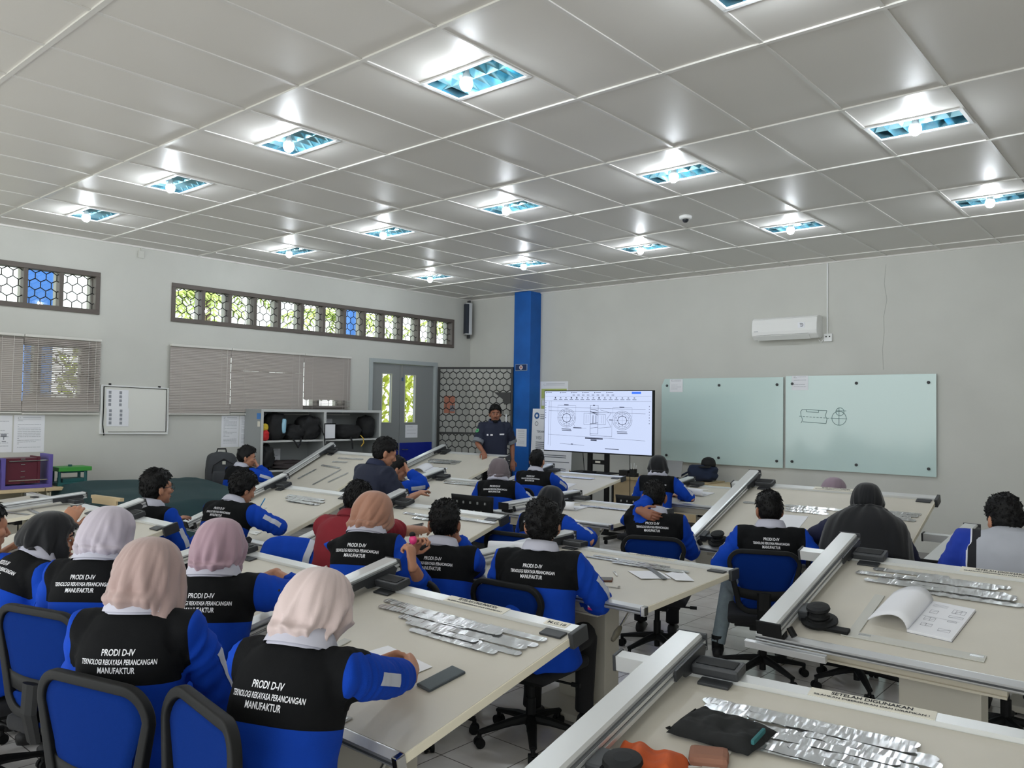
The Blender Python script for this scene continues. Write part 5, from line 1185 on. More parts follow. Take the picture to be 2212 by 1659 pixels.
for k in range(7): a = k*.9; mb = MB(); mb.tube([(.06+.02*cos(a), .02*sin(a), .01), (.06+.048*cos(a), .045*sin(a), .13+.03*(k % 3))], .007, n=8); mb.build('marker', MT['white'], t)
t = thing('laptop', 'open laptop on the wooden desk behind black hijab student', 'laptop', (-2.60, 7.05, .775)); mb = MB(); mb.box((-.17, -.12, 0), (.17, .12, .015)); mb.build('keyboard_base', M('silver_laptop', (176, 178, 180), .4, metal=.4), t, bevel=.003)
mb = MB(); mb.box((-.17, -.14, .015), (.17, -.13, .24), mat=Matrix.Rotation(radians(-12), 4, 'X')); mb.build('screen_lid', MATS['silver_laptop'], t, bevel=.003)

def lump(name, label, cat, c, r, seed, mat, amp=.25, parts=(), group=None, rz=0, vox=.012, sq=.7):
    """soft bag body: rounded block crumpled with noise"""
    rr = random.Random(seed); off = V((rr.random()*9, rr.random()*9, rr.random()*9)); mb = MB()
    def fn(u, v):
        t = -pi/2+pi*v; ph = 2*pi*u; f = lambda a: (abs(a)**sq)*(1 if a > 0 else -1); p = V((f(cos(t))*f(cos(ph)), f(cos(t))*f(sin(ph)), f(sin(t))))
        n = noise.noise(p*2.2+off)*amp+noise.noise(p*6+off)*amp*.35; q = p*(1+n*.6); z = max(q.z, -1)
        return V((q.x*r[0], q.y*r[1], z*r[2]+r[2]))
    mb.grid(fn, 40, 26, wrap=True); o = mb.build(name, mat, smooth=True); o.location = c; o.rotation_euler = (0, 0, rz); tag(o, label, cat, group); return o
NB = M('navy_bag_cloth', (28, 40, 66), .85, var=.1, bump=.2); BB = M('black_bag_cloth', (22, 22, 24), .8, var=.1, bump=.25, bscale=300); GB = M('grey_bag_cloth', (62, 64, 68), .85, var=.1, bump=.3, bscale=400)
b = lump('shoulder_bag', 'navy bag lying on the wooden desk under a black cap', 'bag', (-2.20, 7.10, .772), (.20, .13, .115), 3, NB)
mb = MB(); mb.tube([(-.19, -.05, .12), (-.30, -.10, .05), (-.34, -.14, .012), (-.24, -.17, .012), (-.16, -.12, .08)], .012, n=6); mb.build('strap', NB, b)
t = thing('cap', 'black baseball cap on top of the navy bag', 'cap', (-2.12, 7.10, .985)); mb = MB(); mb.lathe([(.095, 0), (.097, .03), (.088, .075), (.06, .105), (.02, .118), (0, .119)], n=24); mb.build('crown', BB, t, smooth=True); mb = MB(); mb.grid(lambda u, v: V(((u-.5)*.17, -.085-.075*v*cos((u-.5)*2.2), .006-.02*v)), 10, 4); o = mb.build('peak', BB, t, smooth=True); m = o.modifiers.new('s', 'SOLIDIFY'); m.thickness = .004

# ------------------------------------------------------------------ grey pigeon-hole shelf with bags
t = thing('bag_shelf', 'grey metal shelf with open compartments full of bags', 'shelf', (-6.78, 3.13, 0)); Wd = 2.05; D_ = .40; Ht = 1.655
SM = M('grey_shelf_steel', (150, 154, 154), .5); SE = M('pale_shelf_edge', (196, 198, 196), .5)
mb = MB(); mb.box((-.20, 0, 0), (.20, .02, Ht)); sp = mb.build('side_panel', SM, t); mb = MB(); mb.box((-.20, Wd-.02, 0), (.20, Wd, Ht)); mb.build('side_panel', SM, t); mb = MB(); mb.box((-.20, .02, Ht-.025), (.20, Wd-.02, Ht)); mb.build('top_panel', SM, t); mb = MB(); mb.box((-.20, .02, 0), (-.19, Wd-.02, Ht-.025)); mb.build('back_panel', SM, t)
mb = MB(); mb.box((-.19, Wd/2-.012, .06), (.195, Wd/2+.012, Ht-.025)); mb.build('divider', SM, t)
for z in (.06, .42, .82, 1.22): mb = MB(); mb.box((-.19, .02, z-.012), (.195, Wd-.02, z+.012)); mb.build('shelf_board', SE, t)
mb = MB()
for a, b in (((.195, 0, 0), (.206, .035, Ht)), ((.195, Wd-.035, 0), (.206, Wd, Ht)), ((.195, .035, Ht-.035), (.206, Wd-.035, Ht)), ((.195, Wd/2-.02, 0), (.206, Wd/2+.02, Ht-.035))): mb.box(a, b)
mb.build('front_edging', SE, t)
mb = MB(); mb.box((.10, -.002, 1.52), (.19, 0, 1.60)); mb.build('blue_sticker', M('blue_sticker', (70, 130, 200), .5), sp); mb = MB(); mb.box((.12, -.002, 1.42), (.18, 0, 1.49)); mb.build('white_sticker', MT['label'], sp)
sy = 3.13
for n_, (yy, zz_, lb) in enumerate(((.20, 1.28, 'paper sign at the back of upper left compartment'), (1.10, 1.28, 'paper sign at the back of upper right compartment'), (.22, .86, 'paper sign at the back of lower left compartment'), (1.10, .87, 'paper sign at the back of lower right compartment'))):
    sheet('shelf_notice', lb, 'paper', (lambda yy, zz_: lambda x, y, l: V((-6.969+l, sy+yy+x, zz_+y)))(yy, zz_), .34, .24, 3, 20+n_, True, group='paper signs inside the bag shelf')
FRX = -6.72
b = lump('backpack', 'tall black backpack with bottle at the left end of the top shelf', 'backpack', (FRX, sy+.30, 1.232), (.13, .15, .185), 5, BB); mb = MB(); mb.tube([(.12, .06, .12), (.125, .065, .27)], .032, n=12, round_caps=True); mb.build('water_bottle', M('pale_blue_bottle', (150, 196, 220), .2), b, smooth=True)
lump('folded_cloth', 'red and yellow cloth tucked beside the tall backpack', 'cloth', (FRX+.10, sy+.085, 1.232), (.06, .05, .07), 6, M('red_cloth', (186, 36, 40), .85)); mb = MB()
lump('yellow_cloth', 'yellow cloth on top of the red cloth at shelf corner', 'cloth', (FRX+.09, sy+.085, 1.36), (.04, .05, .05), 61, M('yellow_cloth', (206, 178, 52), .85))
b = lump('backpack', 'slumped black backpack in the middle of upper left compartment', 'backpack', (FRX, sy+.58, 1.232), (.15, .15, .105), 7, BB, .35); mb = MB(); mb.tube([(.14, -.08, .02), (.18, -.06, -.04), (.18, -.02, -.10), (.16, .03, -.05), (.14, .05, .02)], .012, n=6); mb.build('strap', BB, b)
b = lump('backpack', 'large black backpack leaning at right of upper left compartment', 'backpack', (FRX, sy+.83, 1.232), (.15, .17, .165), 8, BB, .3); mb = MB(); mb.tube([(.14, .10, .22), (.17, .17, .05), (.18, .185, -.15), (.17, .22, -.27)], [(.008, .025)]*4, n=6); mb.build('strap', BB, b)
t2 = thing('picture_frame', 'black framed paper standing in upper right compartment', 'frame', (FRX+.14, sy+1.11, 1.232)); mb = MB(); mb.box((-.01, -.10, 0), (.01, .10, .23)); mb.build('frame_border', MT['black'], t2); mb = MB(); mb.box((.0095, -.085, .015), (.0115, .085, .215)); mb.build('framed_paper', MT['paper'], t2)
b = lump('backpack', 'black backpack lying flat in upper right compartment', 'backpack', (FRX, sy+1.50, 1.232), (.16, .24, .105), 9, BB, .22); mb = MB(); mb.tube([(.15, -.02, .03), (.19, -.02, -.06), (.185, -.01, -.15)], [(.004, .016)]*3, n=6); mb.build('strap', BB, b); mb = MB(); mb.tube([(.15, .16, .05), (.20, .17, .01), (.19, .19, -.06), (.18, .15, -.11)], .008, n=6); mb.build('yellow_strap', M('yellow_strap', (206, 168, 60), .7), b)
lump('backpack', 'dark backpack upright at the right end of the top shelf', 'backpack', (FRX-.03, sy+1.88, 1.232), (.14, .12, .17), 10, BB, .25)
lump('jacket_pile', 'black jacket heaped at left of lower left compartment', 'jacket', (FRX, sy+.14, .832), (.14, .11, .17), 12, BB, .45); lump('jacket_pile', 'dark brown jacket lying along lower left compartment', 'jacket', (FRX+.02, sy+.55, .832), (.15, .32, .06), 13, M('dark_brown_jacket', (52, 44, 44), .7, bump=.3), .4)
lump('backpack', 'black bag with white piping in lower right compartment', 'backpack', (FRX, sy+1.20, .832), (.14, .15, .13), 14, BB, .3); lump('backpack', 'low black bag at right of lower right compartment', 'backpack', (FRX, sy+1.66, .832), (.15, .24, .085), 15, BB, .3)
b = lump('backpack', 'charcoal school backpack standing on a cardboard box by the shelf', 'backpack', (-6.62, 2.60, .62), (.13, .19, .24), 17, GB, .10, sq=.6, rz=-.3)
mb = MB(); mb.box((.10, -.13, .05), (.155, .13, .25)); mb.build('front_pocket', GB, b, bevel=.03, smooth=True); mb = MB(); mb.tube([(0, -.06, .47), (.0, -.05, .52), (.0, .05, .52), (.0, .06, .47)], .010, n=6); mb.build('grab_handle', BB, b); mb = MB(); mb.box((.142, -.02, .33), (.150, .02, .37)); mb.build('badge', M('pale_badge', (196, 196, 186), .5), b); mb = MB(); mb.tube([(.13, -.14, .22), (.15, -.13, .32), (.135, 0, .40), (.15, .13, .32), (.13, .14, .22)], .006, n=5); mb.build('zip', BB, b)
t2 = thing('cardboard_box', 'cardboard box under the charcoal school backpack', 'box', (-6.62, 2.60, 0)); mb = MB(); mb.box((-.22, -.22, 0), (.22, .22, .615)); mb.build('carton', M('cardboard', (176, 132, 88), .8, var=.06), t2, bevel=.004); mb = MB(); mb.box((.2195, .02, .53), (.2215, .12, .59)); mb.build('print', MT['inkd'], t2)

# ------------------------------------------------------------------ old desks, machine models and draped cloth at left
for n_, (y, lb) in enumerate(((.10, 'old beige desk at the left edge carrying the maroon jig'), (.78, 'old beige desk carrying the green press model'))):
    t = thing('school_desk', lb, 'desk', (-6.62, y, 0), 0, 'old beige school desks')
    mb = MB(); mb.box((-.30, -.335, .765), (.30, .335, .80)); mb.build('desk_top', MT['lwood'], t, bevel=.005); BGE = M('beige_steel', (188, 182, 160), .5, var=.06)
    mb = MB(); mb.box((-.26, -.29, .60), (.25, .29, .615)); mb.box((-.26, -.29, .615), (-.25, .29, .765)); mb.build('book_tray', BGE, t)
    for a in (-1, 1): mb = MB(); mb.tube([(.26, a*.30, 0), (.26, a*.30, .74), (.20, a*.30, .763), (-.2, a*.30, .763), (-.26, a*.30, .74), (-.26, a*.30, 0)], .016, n=8); mb.build('leg_frame', BGE, t)
    mb = MB(); mb.tube([(.27, -.28, .755), (.27, -.28, .67), (.27, -.24, .64), (.27, .24, .64), (.27, .28, .67), (.27, .28, .755)], .008, n=6); mb.build('tray_rail', BGE, t)
    mb = MB(); mb.box((-.1, -.29, .08), (-.085, .29, .60)); mb.build('back_sheet', BGE, t)
t = thing('maroon_jig', 'maroon and purple machine jig on the left old desk', 'machine model', (-6.52, .285, .80)); PU = M('purple_paint', (96, 84, 158), .5); MA = M('maroon_paint', (92, 30, 46), .5, var=.1)
mb = MB(); mb.box((-.14, -.24, 0), (.14, .24, .035)); mb.box((-.14, -.24, .035), (.14, -.205, .32)); mb.box((-.14, .205, .035), (.14, .24, .35)); mb.build('purple_frame', PU, t, bevel=.002)
mb = MB(); mb.box((-.11, -.195, .05), (.11, .10, .315)); mb.box((-.12, .10, .05), (.12, .125, .33)); mb.build('maroon_block', MA, t, bevel=.002); mb = MB()
for z in (.085, .285): mb.tube([(.118, -.17, z), (.118, .20, z)], .007, n=8)
for z in (.06, .12, .18, .25, .305): mb.tube([(.114, -.06, z), (.114, -.02, z)], .006, n=6)
mb.build('bright_rods', MT['chrome'], t); mb = MB(); mb.box((-.10, -.36, .0), (.10, -.25, .31)); mb.build('dark_back_plate', MT['dark'], t, bevel=.002)
t = thing('clear_case', 'small pale instrument case left of the maroon jig', 'case', (-6.50, -.19, .80)); mb = MB(); mb.box((-.12, -.13, 0), (.12, .13, .19)); mb.build('case_body', M('olive_case', (150, 148, 126), .4), t, bevel=.006); mb = MB(); mb.tube([(.123, -.11, .02), (.123, .11, .02), (.123, .11, .17), (.123, -.11, .17), (.123, -.11, .02)], .006, n=6); mb.build('metal_rim', MT['alu'], t)
t = thing('green_press_model', 'green press tool model on the old desk', 'machine model', (-6.55, .76, .80)); GR = M('bright_green_paint', (62, 150, 60), .5); TE = M('teal_paint', (34, 92, 92), .5)
mb = MB(); mb.box((-.13, -.16, .155), (.13, .18, .20)); mb.build('top_plate', GR, t, bevel=.003); mb = MB(); mb.box((-.14, -.17, 0), (.14, .18, .035)); mb.box((-.09, -.10, .035), (.09, .13, .075)); mb.box((-.08, -.10, .135), (.08, .14, .155)); mb.build('base_block', TE, t, bevel=.003)
for a, b in ((-.1, -.14), (.1, -.14), (-.1, .13), (.1, .13)): mb = MB(); mb.tube([(a*.9, b, .035), (a*.9, b, .155)], .016, n=10); mb.build('guide_post', TE, t)
mb = MB(); mb.tube([(0, 0, .2), (0, 0, .22)], .02, n=10); mb.build('shank', TE, t)
# large dark green cloth over machines
rr = V((3.1, 7.7, 1.2)); mb = MB(); Y0, Y1, X0, X1 = .48, 2.15, -6.60, -4.55
def cloth(u, v):
    y = Y0+(Y1-Y0)*u; x = X1+(X0-X1)*v; eu = min(u, 1-u); ev = v
    top = .80+.06*sin(v*3)-.10*(1-v)+.10*max(0, 1-abs(v-.75)*5)*(.6+.4*sin(u*7))*.5 + .02*noise.noise(V((u*5, v*5, 0))+rr)
    dr = max(0, (.09-eu)/.09)**1.2; dv = max(0, (.12-ev)/.12)**1.2; d = max(dr, dv)
    z = top*(1-d)+.12*d+.0
    k = noise.noise(V((u*9, v*9, 1))+rr)*.05*d
    return V((x+(.10*dv-.0)*1+k, y+(-.12*dr if u < .5 else .12*dr)+k, max(z, .05)))
mb.grid(cloth, 70, 70); o = mb.build('draped_cloth', M('dark_green_cloth', (28, 58, 62), .85, var=.12, vscale=3, bump=.2), smooth=True); tag(o, 'dark green cloth draped over machines beside the old desks', 'cloth cover')
m = o.modifiers.new('s', 'SOLIDIFY'); m.thickness = .006
t = thing('covered_bench', 'plywood bench hidden under the dark green cloth', 'bench', (-5.7, 1.45, 0)); mb = MB(); mb.box((-.72, -.56, .60), (.75, .56, .63)); mb.build('bench_top', MT['lwood'], t); 
for a in (-.68, .68):
    for b in (-.5, .5): mb = MB(); mb.box((a-.03, b-.03, 0), (a+.03, b+.03, .60)); mb.build('bench_leg', MT['lwood'], t)
mb = MB(); mb.box((-.24, -.02, 0), (.24, .02, .03)); mb.box((-.22, -.02, -.045), (.18, -.002, 0)); o = mb.build('plywood_strip', MT['lwood']); place(o, (-4.85, .46, .80), Matrix.Rotation(radians(8), 3, 'Z')); tag(o, 'pale plywood strip resting on the dark green cloth edge', 'wood strip')
# ------------------------------------------------------------------ steel strips lying on the boards
def strip_mesh(L, w, seed):
    r = random.Random(seed); off = r.random()*20; n = 46; mb = MB(); vs = []
    for k in range(n+1):
        t = k/n; x = (t-.5)*L; e = min(t, 1-t)*L; hw = w/2*(1 if e > w*.42 else sqrt(max(.12, 1-(1-e/(w*.42))**2)))
        z = .0022+.0016*(1+noise.noise(V((t*7+off, 0, 0))))+.0036*abs(noise.noise(V((t*19+off, 3, 0)))); tw = .07*noise.noise(V((t*13+off, 7, 1)))
        for s in (-1, 1): vs.append((x, s*hw, z+s*hw*tw))
    mb.add(vs, [(2*k, 2*k+2, 2*k+3, 2*k+1) for k in range(n)]); me = mb.mesh('steel_strip', MT['steel'], smooth=False); return me
SM_ = [strip_mesh(L, w, s) for s, (L, w) in enumerate(((.40, .036), (.34, .036), (.44, .036), (.30, .034), (.40, .034), (.24, .032)))]
SN = [.40, .34, .46, .30, .40, .24]
def strip(T, u, v, rot, k, lab, grp, lift=0., sx=1.):
    o = bpy.data.objects.new('steel_strip', SM_[k]); COL.objects.link(o)
    o.matrix_world = T.M @ Matrix.Translation((u, v, .0012+lift)) @ Matrix.Rotation(rot, 4, 'Z') @ Matrix.Scale(sx, 4, V((1, 0, 0)))
    tag(o, lab, 'steel strip', grp)
def cluster(key, where, rows, seed, dense=True):
    """rows: (u0,u1,v) bands, filled with overlapping strips"""
    T = TABS[key]; r = random.Random(seed); n = 0
    for (u0, u1, v, cnt) in rows:
        for k in range(cnt):
            i = r.randrange(6); f = (k+.5)/cnt; u = u0+(u1-u0)*f+r.uniform(-.03, .03); u = max(u0+SN[i]*.35, min(u1-SN[i]*.35, u)) if u1-u0 > SN[i]*.7 else (u0+u1)/2
            strip(T, u, v+r.uniform(-.006, .006), r.uniform(-.035, .035), i, 'silver steel strip in the cluster on ' + where, 'steel strips on ' + where, lift=.0009*n % .006); n += 1
cluster('T1', 'the front table with the grey phone', ((-.30, .52, .755, 4), (-.26, .50, .715, 4), (-.10, .48, .675, 4), (-.04, .50, .635, 3), (.05, .46, .60, 2)), 1)
cluster('T2', 'the flat table with torn paper', ((-.16, .30, .80, 2), (-.18, .42, .745, 3), (.05, .42, .70, 2)), 2)
cluster('T3', 'the table with the open sketch book', ((-.43, -.02, .785, 1), (-.14, .16, .755, 3), (-.40, .10, .715, 3), (-.28, .18, .675, 4), (-.36, .20, .635, 3), (-.05, .22, .60, 2)), 3)
cluster('T4', 'the bottom right table with the black pouch', ((-.37, .12, .705, 4), (-.34, .16, .665, 4), (-.20, .18, .625, 4), (-.20, .14, .585, 4), (-.16, .16, .545, 3), (-.12, .10, .505, 2)), 4)
cluster('T7', 'the flat table with curled notebook and pens', ((-.12, .32, .66, 3), (-.08, .36, .62, 3)), 7)
cluster('T8', 'the table nearest the television', ((-.18, .26, .73, 3), (-.10, .24, .69, 2)), 8)
cluster('T10', 'the table before the red shirt', ((-.24, .15, .74, 3), (-.12, .22, .69, 2), (.30, .54, .77, 2)), 10)
cluster('T11', 'the table behind the navy shirted man', ((-.30, .24, .80, 3), (-.24, .2, .75, 3), (-.5, -.2, .42, 1)), 11)
cluster('T13', 'the table where the teacher stands', ((-.50, .05, .68, 3), (-.48, .05, .62, 3), (-.42, .02, .57, 2)), 13)
cluster('T14', 'the table of the boy with the blue pen', ((-.12, .34, .74, 3), (-.10, .40, .70, 3), (-.02, .36, .65, 2)), 14)
cluster('T15', 'the table behind the lilac grey hijab', ((-.30, .20, .70, 3), (-.28, .05, .62, 2)), 15)
T = TABS['T5']
for n_, (u0, u1, v) in enumerate(((-.61, -.27, .745), (-.27, .30, .755), (-.25, .07, .715), (-.24, .10, .675), (.48, .71, .80), (.40, .70, .765), (.42, .66, .73), (.44, .70, .70))):
    strip(T, (u0+u1)/2, v, 0, 0, 'thin silver steel strip laid straight in rows on the wide tilted table', 'steel strips on the wide tilted table', sx=(u1-u0)/.40)
T = TABS['T12']
for a, b in (((-.18, .75), (.32, .77)), ((-.18, .65), (.11, .67)), ((-.29, .55), (.14, .52)), ((-.34, .19), (-.27, .45)), ((.09, .10), (.19, .50)), ((.29, .19), (.40, .44))):
    d = V((b[0]-a[0], b[1]-a[1])); strip(T, (a[0]+b[0])/2, (a[1]+b[1])/2, atan2(d.y, d.x), 3, 'thin dark steel strip on the steep table before the grey shelf', 'steel strips on the steep table', sx=d.length/.30)
T = TABS['T16']; strip(T, .40, .40, .2, 0, 'steel strip on the table at the far left edge', 'steel strips on the far left table'); strip(T, .45, .52, -.1, 1, 'steel strip on the table at the far left edge', 'steel strips on the far left table')

# ------------------------------------------------------------------ things lying on the boards
def on(key, u, v, lift=.0014, rot=0): return TABS[key].M @ Matrix.Translation((u, v, lift)) @ Matrix.Rotation(rot, 4, 'Z')
def thing_on(name, label, cat, key, u, v, rot=0, lift=.0014, group=None):
    o = bpy.data.objects.new(name, None); COL.objects.link(o); o.matrix_world = on(key, u, v, lift, rot); return tag(o, label, cat, group)
def phone(label, key, u, v, rot, body, glassc, L=.158, W=.076):
    t = thing_on('phone', label, 'phone', key, u, v, rot); mb = MB(); mb.box((-W/2, -L/2, 0), (W/2, L/2, .010)); mb.build('phone_case', body, t, bevel=.004, smooth=False)
    mb = MB(); mb.box((-W/2+.004, -L/2+.005, .0098), (W/2-.004, L/2-.005, .0106)); s = mb.build('phone_screen', glassc, t); return t
SGR = M('slate_phone', (66, 74, 80), .4); SGL = M('dusty_phone_glass', (88, 98, 104), .12, spec=.6)
phone('slate grey phone lying on the front table beside clasped hands', 'T1', .405, .37, -.14, SGR, SGL)
phone('phone in brown case on the flat table before curly haired student', 'T2', .17, .29, -1.05, M('brown_phone_case', (110, 70, 52), .5), M('dark_phone_glass', (70, 66, 64), .15))
phone('white framed phone on the table front below curled notebook, near wooden desk', 'T9', -.11, .06, -1.5, MT['white'], MT['black'])
def loose(name, label, key, poly, lift=.003, cat='paper', curl=.0, rows=0, mat=None):
    T = TABS[key]; mb = MB(); n = len(poly)
    mb.add([T.M @ V((p[0], p[1], lift+(curl if i % 2 else 0))) for i, p in enumerate(poly)]+[T.M @ V((p[0], p[1], lift+.0008+(curl if i % 2 else 0))) for i, p in enumerate(poly)], [tuple(range(n-1, -1, -1)), tuple(range(n, 2*n))]+[(i, (i+1) % n, n+(i+1) % n, n+i) for i in range(n)])
    o = mb.build(name, mat or MT['paper']); tag(o, label, cat); return o
loose('loose_sheet', 'crumpled sheets under the clasped hands on the front table', 'T1', [(-.06, .30), (.27, .28), (.31, .42), (.02, .46)], .004)
loose('torn_paper', 'torn paper triangle on the flat table, left piece', 'T2', [(.18, .57), (.35, .44), (.47, .56), (.33, .66)], .004, curl=.004); loose('torn_paper', 'torn paper triangle on the flat table, right piece', 'T2', [(.38, .64), (.52, .52), (.60, .58), (.44, .74)], .006, curl=.004)
mb = MB(); mb.box((-.15, -.015, 0), (.15, .015, .002)); o = mb.build('steel_ruler', M('dark_steel_ruler', (104, 108, 112), .35, metal=.5)); o.matrix_world = on('T2', .345, .61, .009, atan2(-.20, .23)); tag(o, 'dark steel ruler across the torn papers on the flat table', 'ruler')
t = thing_on('caliper', 'small steel compass tool by the brown phone on the flat table', 'compass', 'T2', .30, .20, .1); mb = MB(); mb.box((-.06, -.005, .0), (.06, .005, .004)); mb.build('bar', MT['chrome'], t); mb = MB(); mb.box((-.062, -.004, .0), (-.055, .012, .014)); mb.box((.055, -.004, 0), (.062, .012, .012)); mb.build('jaws', MT['chrome'], t)
t = thing_on('pen', 'short white pen lying on the flat table', 'pen', 'T2', .17, .46, -.8); mb = MB(); mb.tube([(-.05, 0, .006), (.04, 0, .006), (.055, 0, .006)], [.005, .005, .0015], n=8); mb.build('barrel', MT['white'], t, smooth=True); mb = MB(); mb.box((-.03, -.002, .010), (.0, .002, .013)); mb.build('clip', MT['chrome'], t)
loose('drawing_sheet', 'white drawing sheet on the wide tilted table beside student in pale jeans', 'T5', [(-.24, .30), (-.03, .30), (-.03, .61), (-.24, .60)])
loose('drawing_sheet', 'white sheet under the hand of boy facing the television', 'T8', [(.0, .20), (.26, .22), (.24, .46), (.02, .44)])
o = MB(); o.box((-.03, -.02, 0), (.03, .02, .018)); o = o.build('eraser', M('brown_eraser', (138, 96, 78), .85), bevel=.0085); o.matrix_world = on('T4', -.285, .385, .0014, .3) @ Matrix.Scale(1.7, 4); tag(o, 'brown cork block at the bottom edge of the photo between orange cloth and pouch', 'block')
t = thing_on('set_square', 'clear plastic ruler beside the brown block on bottom right table', 'ruler', 'T4', -.36, .33, .55); mb = MB(); mb.box((-.10, -.014, 0), (.10, .014, .003)); mb.build('ruler_body', M('clear_ruler', (212, 214, 214), .15), t); mb = MB(); mb.box((-.08, -.010, .003), (.08, -.004, .0034)); mb.build('ruler_marks', MT['inkd'], t)
# black zip pouch
rr = V((2.2, 5.1, .4)); mb = MB()
def pch(u, v, top=True):
    x, y = 2*u-1, 2*v-1; e = min(u, 1-u)*2.2; f = min(v, 1-v)*2; h = (max(0, min(1, e*4))**.5)*(max(0, min(1, f*3))**.5); n_ = noise.noise(V((x*2.0, y*2.0, 0))+rr); n2 = noise.noise(V((x*5, y*5, 4))+rr)
    z = .004+(.040*h*(.75+.5*n_)+.005*n2*h if top else 0); return V((x*.118+.010*y+.006*n_, y*.083*(1-.06*x)+.005*n2*abs(x), max(z, .001)))
mb.grid(lambda u, v: pch(u, v, False), 24, 18)
mb.grid(pch, 40, 30); o = mb.build('pencil_pouch', M('black_canvas', (25, 27, 28), .9, bump=.3, bscale=700), smooth=True, weld=True); o.matrix_world = on('T4', -.30, .535, .006, -.10); tag(o, 'black canvas zip pouch on the bottom right table', 'pouch')
zb = MB(); zb.tube([(-.112, .06, .014), (-.118, -.02, .014), (-.118, -.074, .014)], .003, n=6); zb.tube([(-.118, -.070, .014), (-.126, -.082, .012), (-.134, -.076, .010), (-.126, -.066, .012)], .0025, n=6); zb.build('zip', MT['black'], o); zb = MB(); zb.box((.102, -.05, .02), (.112, .03, .034)); zb.build('teal_lining', M('teal_lining', (46, 108, 112), .8), o, bevel=.004)
rr = V((8.2, 1.1, 3.4)); mb = MB()
def orc(u, v):
    x = (u-.5)*.19; y = (v-.5)*.12; e = min(u, 1-u, v, 1-v); h = .046*min(1, e/.10)**.5*(.8+.35*noise.noise(V((u*4, v*3, 0))+rr))+.008*sin(u*16+3*v)*min(1, e/.1); return V((x, y, max(h, .001)))
mb.grid(orc, 40, 26); o = mb.build('orange_cloth', M('orange_cloth', (196, 88, 40), .85, var=.08, bump=.2), smooth=True); o.matrix_world = on('T4', -.415, .285, .0014, .05); tag(o, 'folded orange cloth at the bottom edge on the right table', 'cloth')
# curled books
def book(name, label, key, pages, u, v, w, d, rot, rollw=.05, side='left', sketch=0, thick=.008, group=None, lip=.10):
    t = thing_on(name, label, 'notebook', key, u, v, rot, group=group)
    mb = MB(); mb.box((0, -d/2, 0), (w, d/2, thick)); bk = mb.build('page_block', MT['paper'], t, bevel=.0015)
    mb = MB(); mb.box((-.001, -d/2-.002, -.0006), (w+.002, d/2+.002, .0006)); mb.build('cover', M('grey_book_cover', (120, 120, 124), .6), t)
    mb = MB(); n = 26; K = lip
    def fn(a, b):       # leaves folded over: rise at the spine, roll back and lie flat on the other side
        s = a*(w*1.02); R = rollw; L1 = pi*R
        if s < L1*.85: th = s/R; x = -R*sin(th)*.9; z = thick+R*(1-cos(th))
        else: th = L1*.85/R; x0 = -R*sin(th)*.9; z0 = thick+R*(1-cos(th)); q = s-L1*.85; x = x0+q*.92-.0; z = z0-.12*q-.4*q*q
        return V((x, (b-.5)*d, z))
    def fn2(a, b):      # leaves turned towards the left and bent under
        s = a*w; x = .03*sin(a*pi)*(1-a)-s*.92; z = thick+.062*max(0, sin(min(1, a*1.02)*pi))**.75*(1-.45*a)+.002; return V((x, (b-.5)*d*(1-.02*a), max(z, .002)))
    mb.grid(fn if side == 'roll' else fn2, n, 6); o = mb.build('turned_pages', MT['paper'], t, smooth=True); m = o.modifiers.new('s', 'SOLIDIFY'); m.thickness = .006; m.offset = 1 if side != 'roll' else 0
    if sketch:
        r = random.Random(sketch); mb = MB()
        def ln(x0, y0, x1, y1): 
            A, B = V((x0, y0, thick+.0006)), V((x1, y1, thick+.0006)); dd = (B-A).normalized(); nn = V((-dd.y, dd.x, 0))*.0007; mb.add([A+nn, A-nn, B-nn, B+nn], [(0, 1, 2, 3)])
        def rc(x, y, a, b): ln(x, y, x+a, y); ln(x+a, y, x+a, y+b); ln(x+a, y+b, x, y+b); ln(x, y+b, x, y)
        for (x, y, a, b) in ((.12, .06, .05, .035), (.135, .06, .02, .035), (.03, .03, .03, .03), (.12, .025, .055, .018), (.03, -.03, .022, .03), (.055, -.03, .02, .03), (.035, -.075, .02, .025), (.057, -.075, .024, .025), (.13, -.01, .035, .01), (.12, -.09, .045, .022)): rc(x*w/.2, y*d/.26, a, b); ln(x*w/.2, y*d/.26, x*w/.2+a, y*d/.26+b)
        for k in range(3): ln(.02*w/.2, (.105-.008*k)*d/.26, .09*w/.2, (.105-.008*k)*d/.26)
        ln(.01, .0, w*.9, .004)
        mb.build('pencil_sketches', MT['ink'], bk, fix=False)
    return t
book('notebook', 'open sketch book with pencil drawings, pages folded left, on the right table', 'T3', 0, -.075, .36, .175, .30, -.10, side='left', sketch=5, thick=.012)
book('notebook', 'notebook with leaves rolled over, left of curly haired student', 'T2', 0, -.60, .46, .21, .30, pi/2+.45, rollw=.045, side='roll')
book('notebook', 'notebook with rolled page and pens on the flat table behind hunched student', 'T7', 0, -.16, .36, .21, .29, pi/2+.1, rollw=.035, side='roll')
book('notebook', 'notebook with one page rolled back on the table near the wooden desk', 'T9', 0, -.22, .40, .20, .28, pi/2-.1, rollw=.035, side='roll')
book('notebook', 'open book with curled leaf beside boy shading his eyes', 'T13', 0, -.20, .30, .28, .20, .05, rollw=.03, side='left')
for n_, (u, v, r_) in enumerate(((-.03, .34, .5), (.01, .37, .1))):
    t = thing_on('pen', 'dark pen lying on the notebook of the flat table, %s' % ('lower' if n_ == 0 else 'upper'), 'pen', 'T7', u-.1, v, r_, lift=.012); mb = MB(); mb.tube([(-.07, 0, .005), (.06, 0, .005), (.072, 0, .005)], [.0045, .0045, .001], n=8); mb.build('barrel', M('maroon_pen', (96, 44, 52), .4), t, smooth=True)
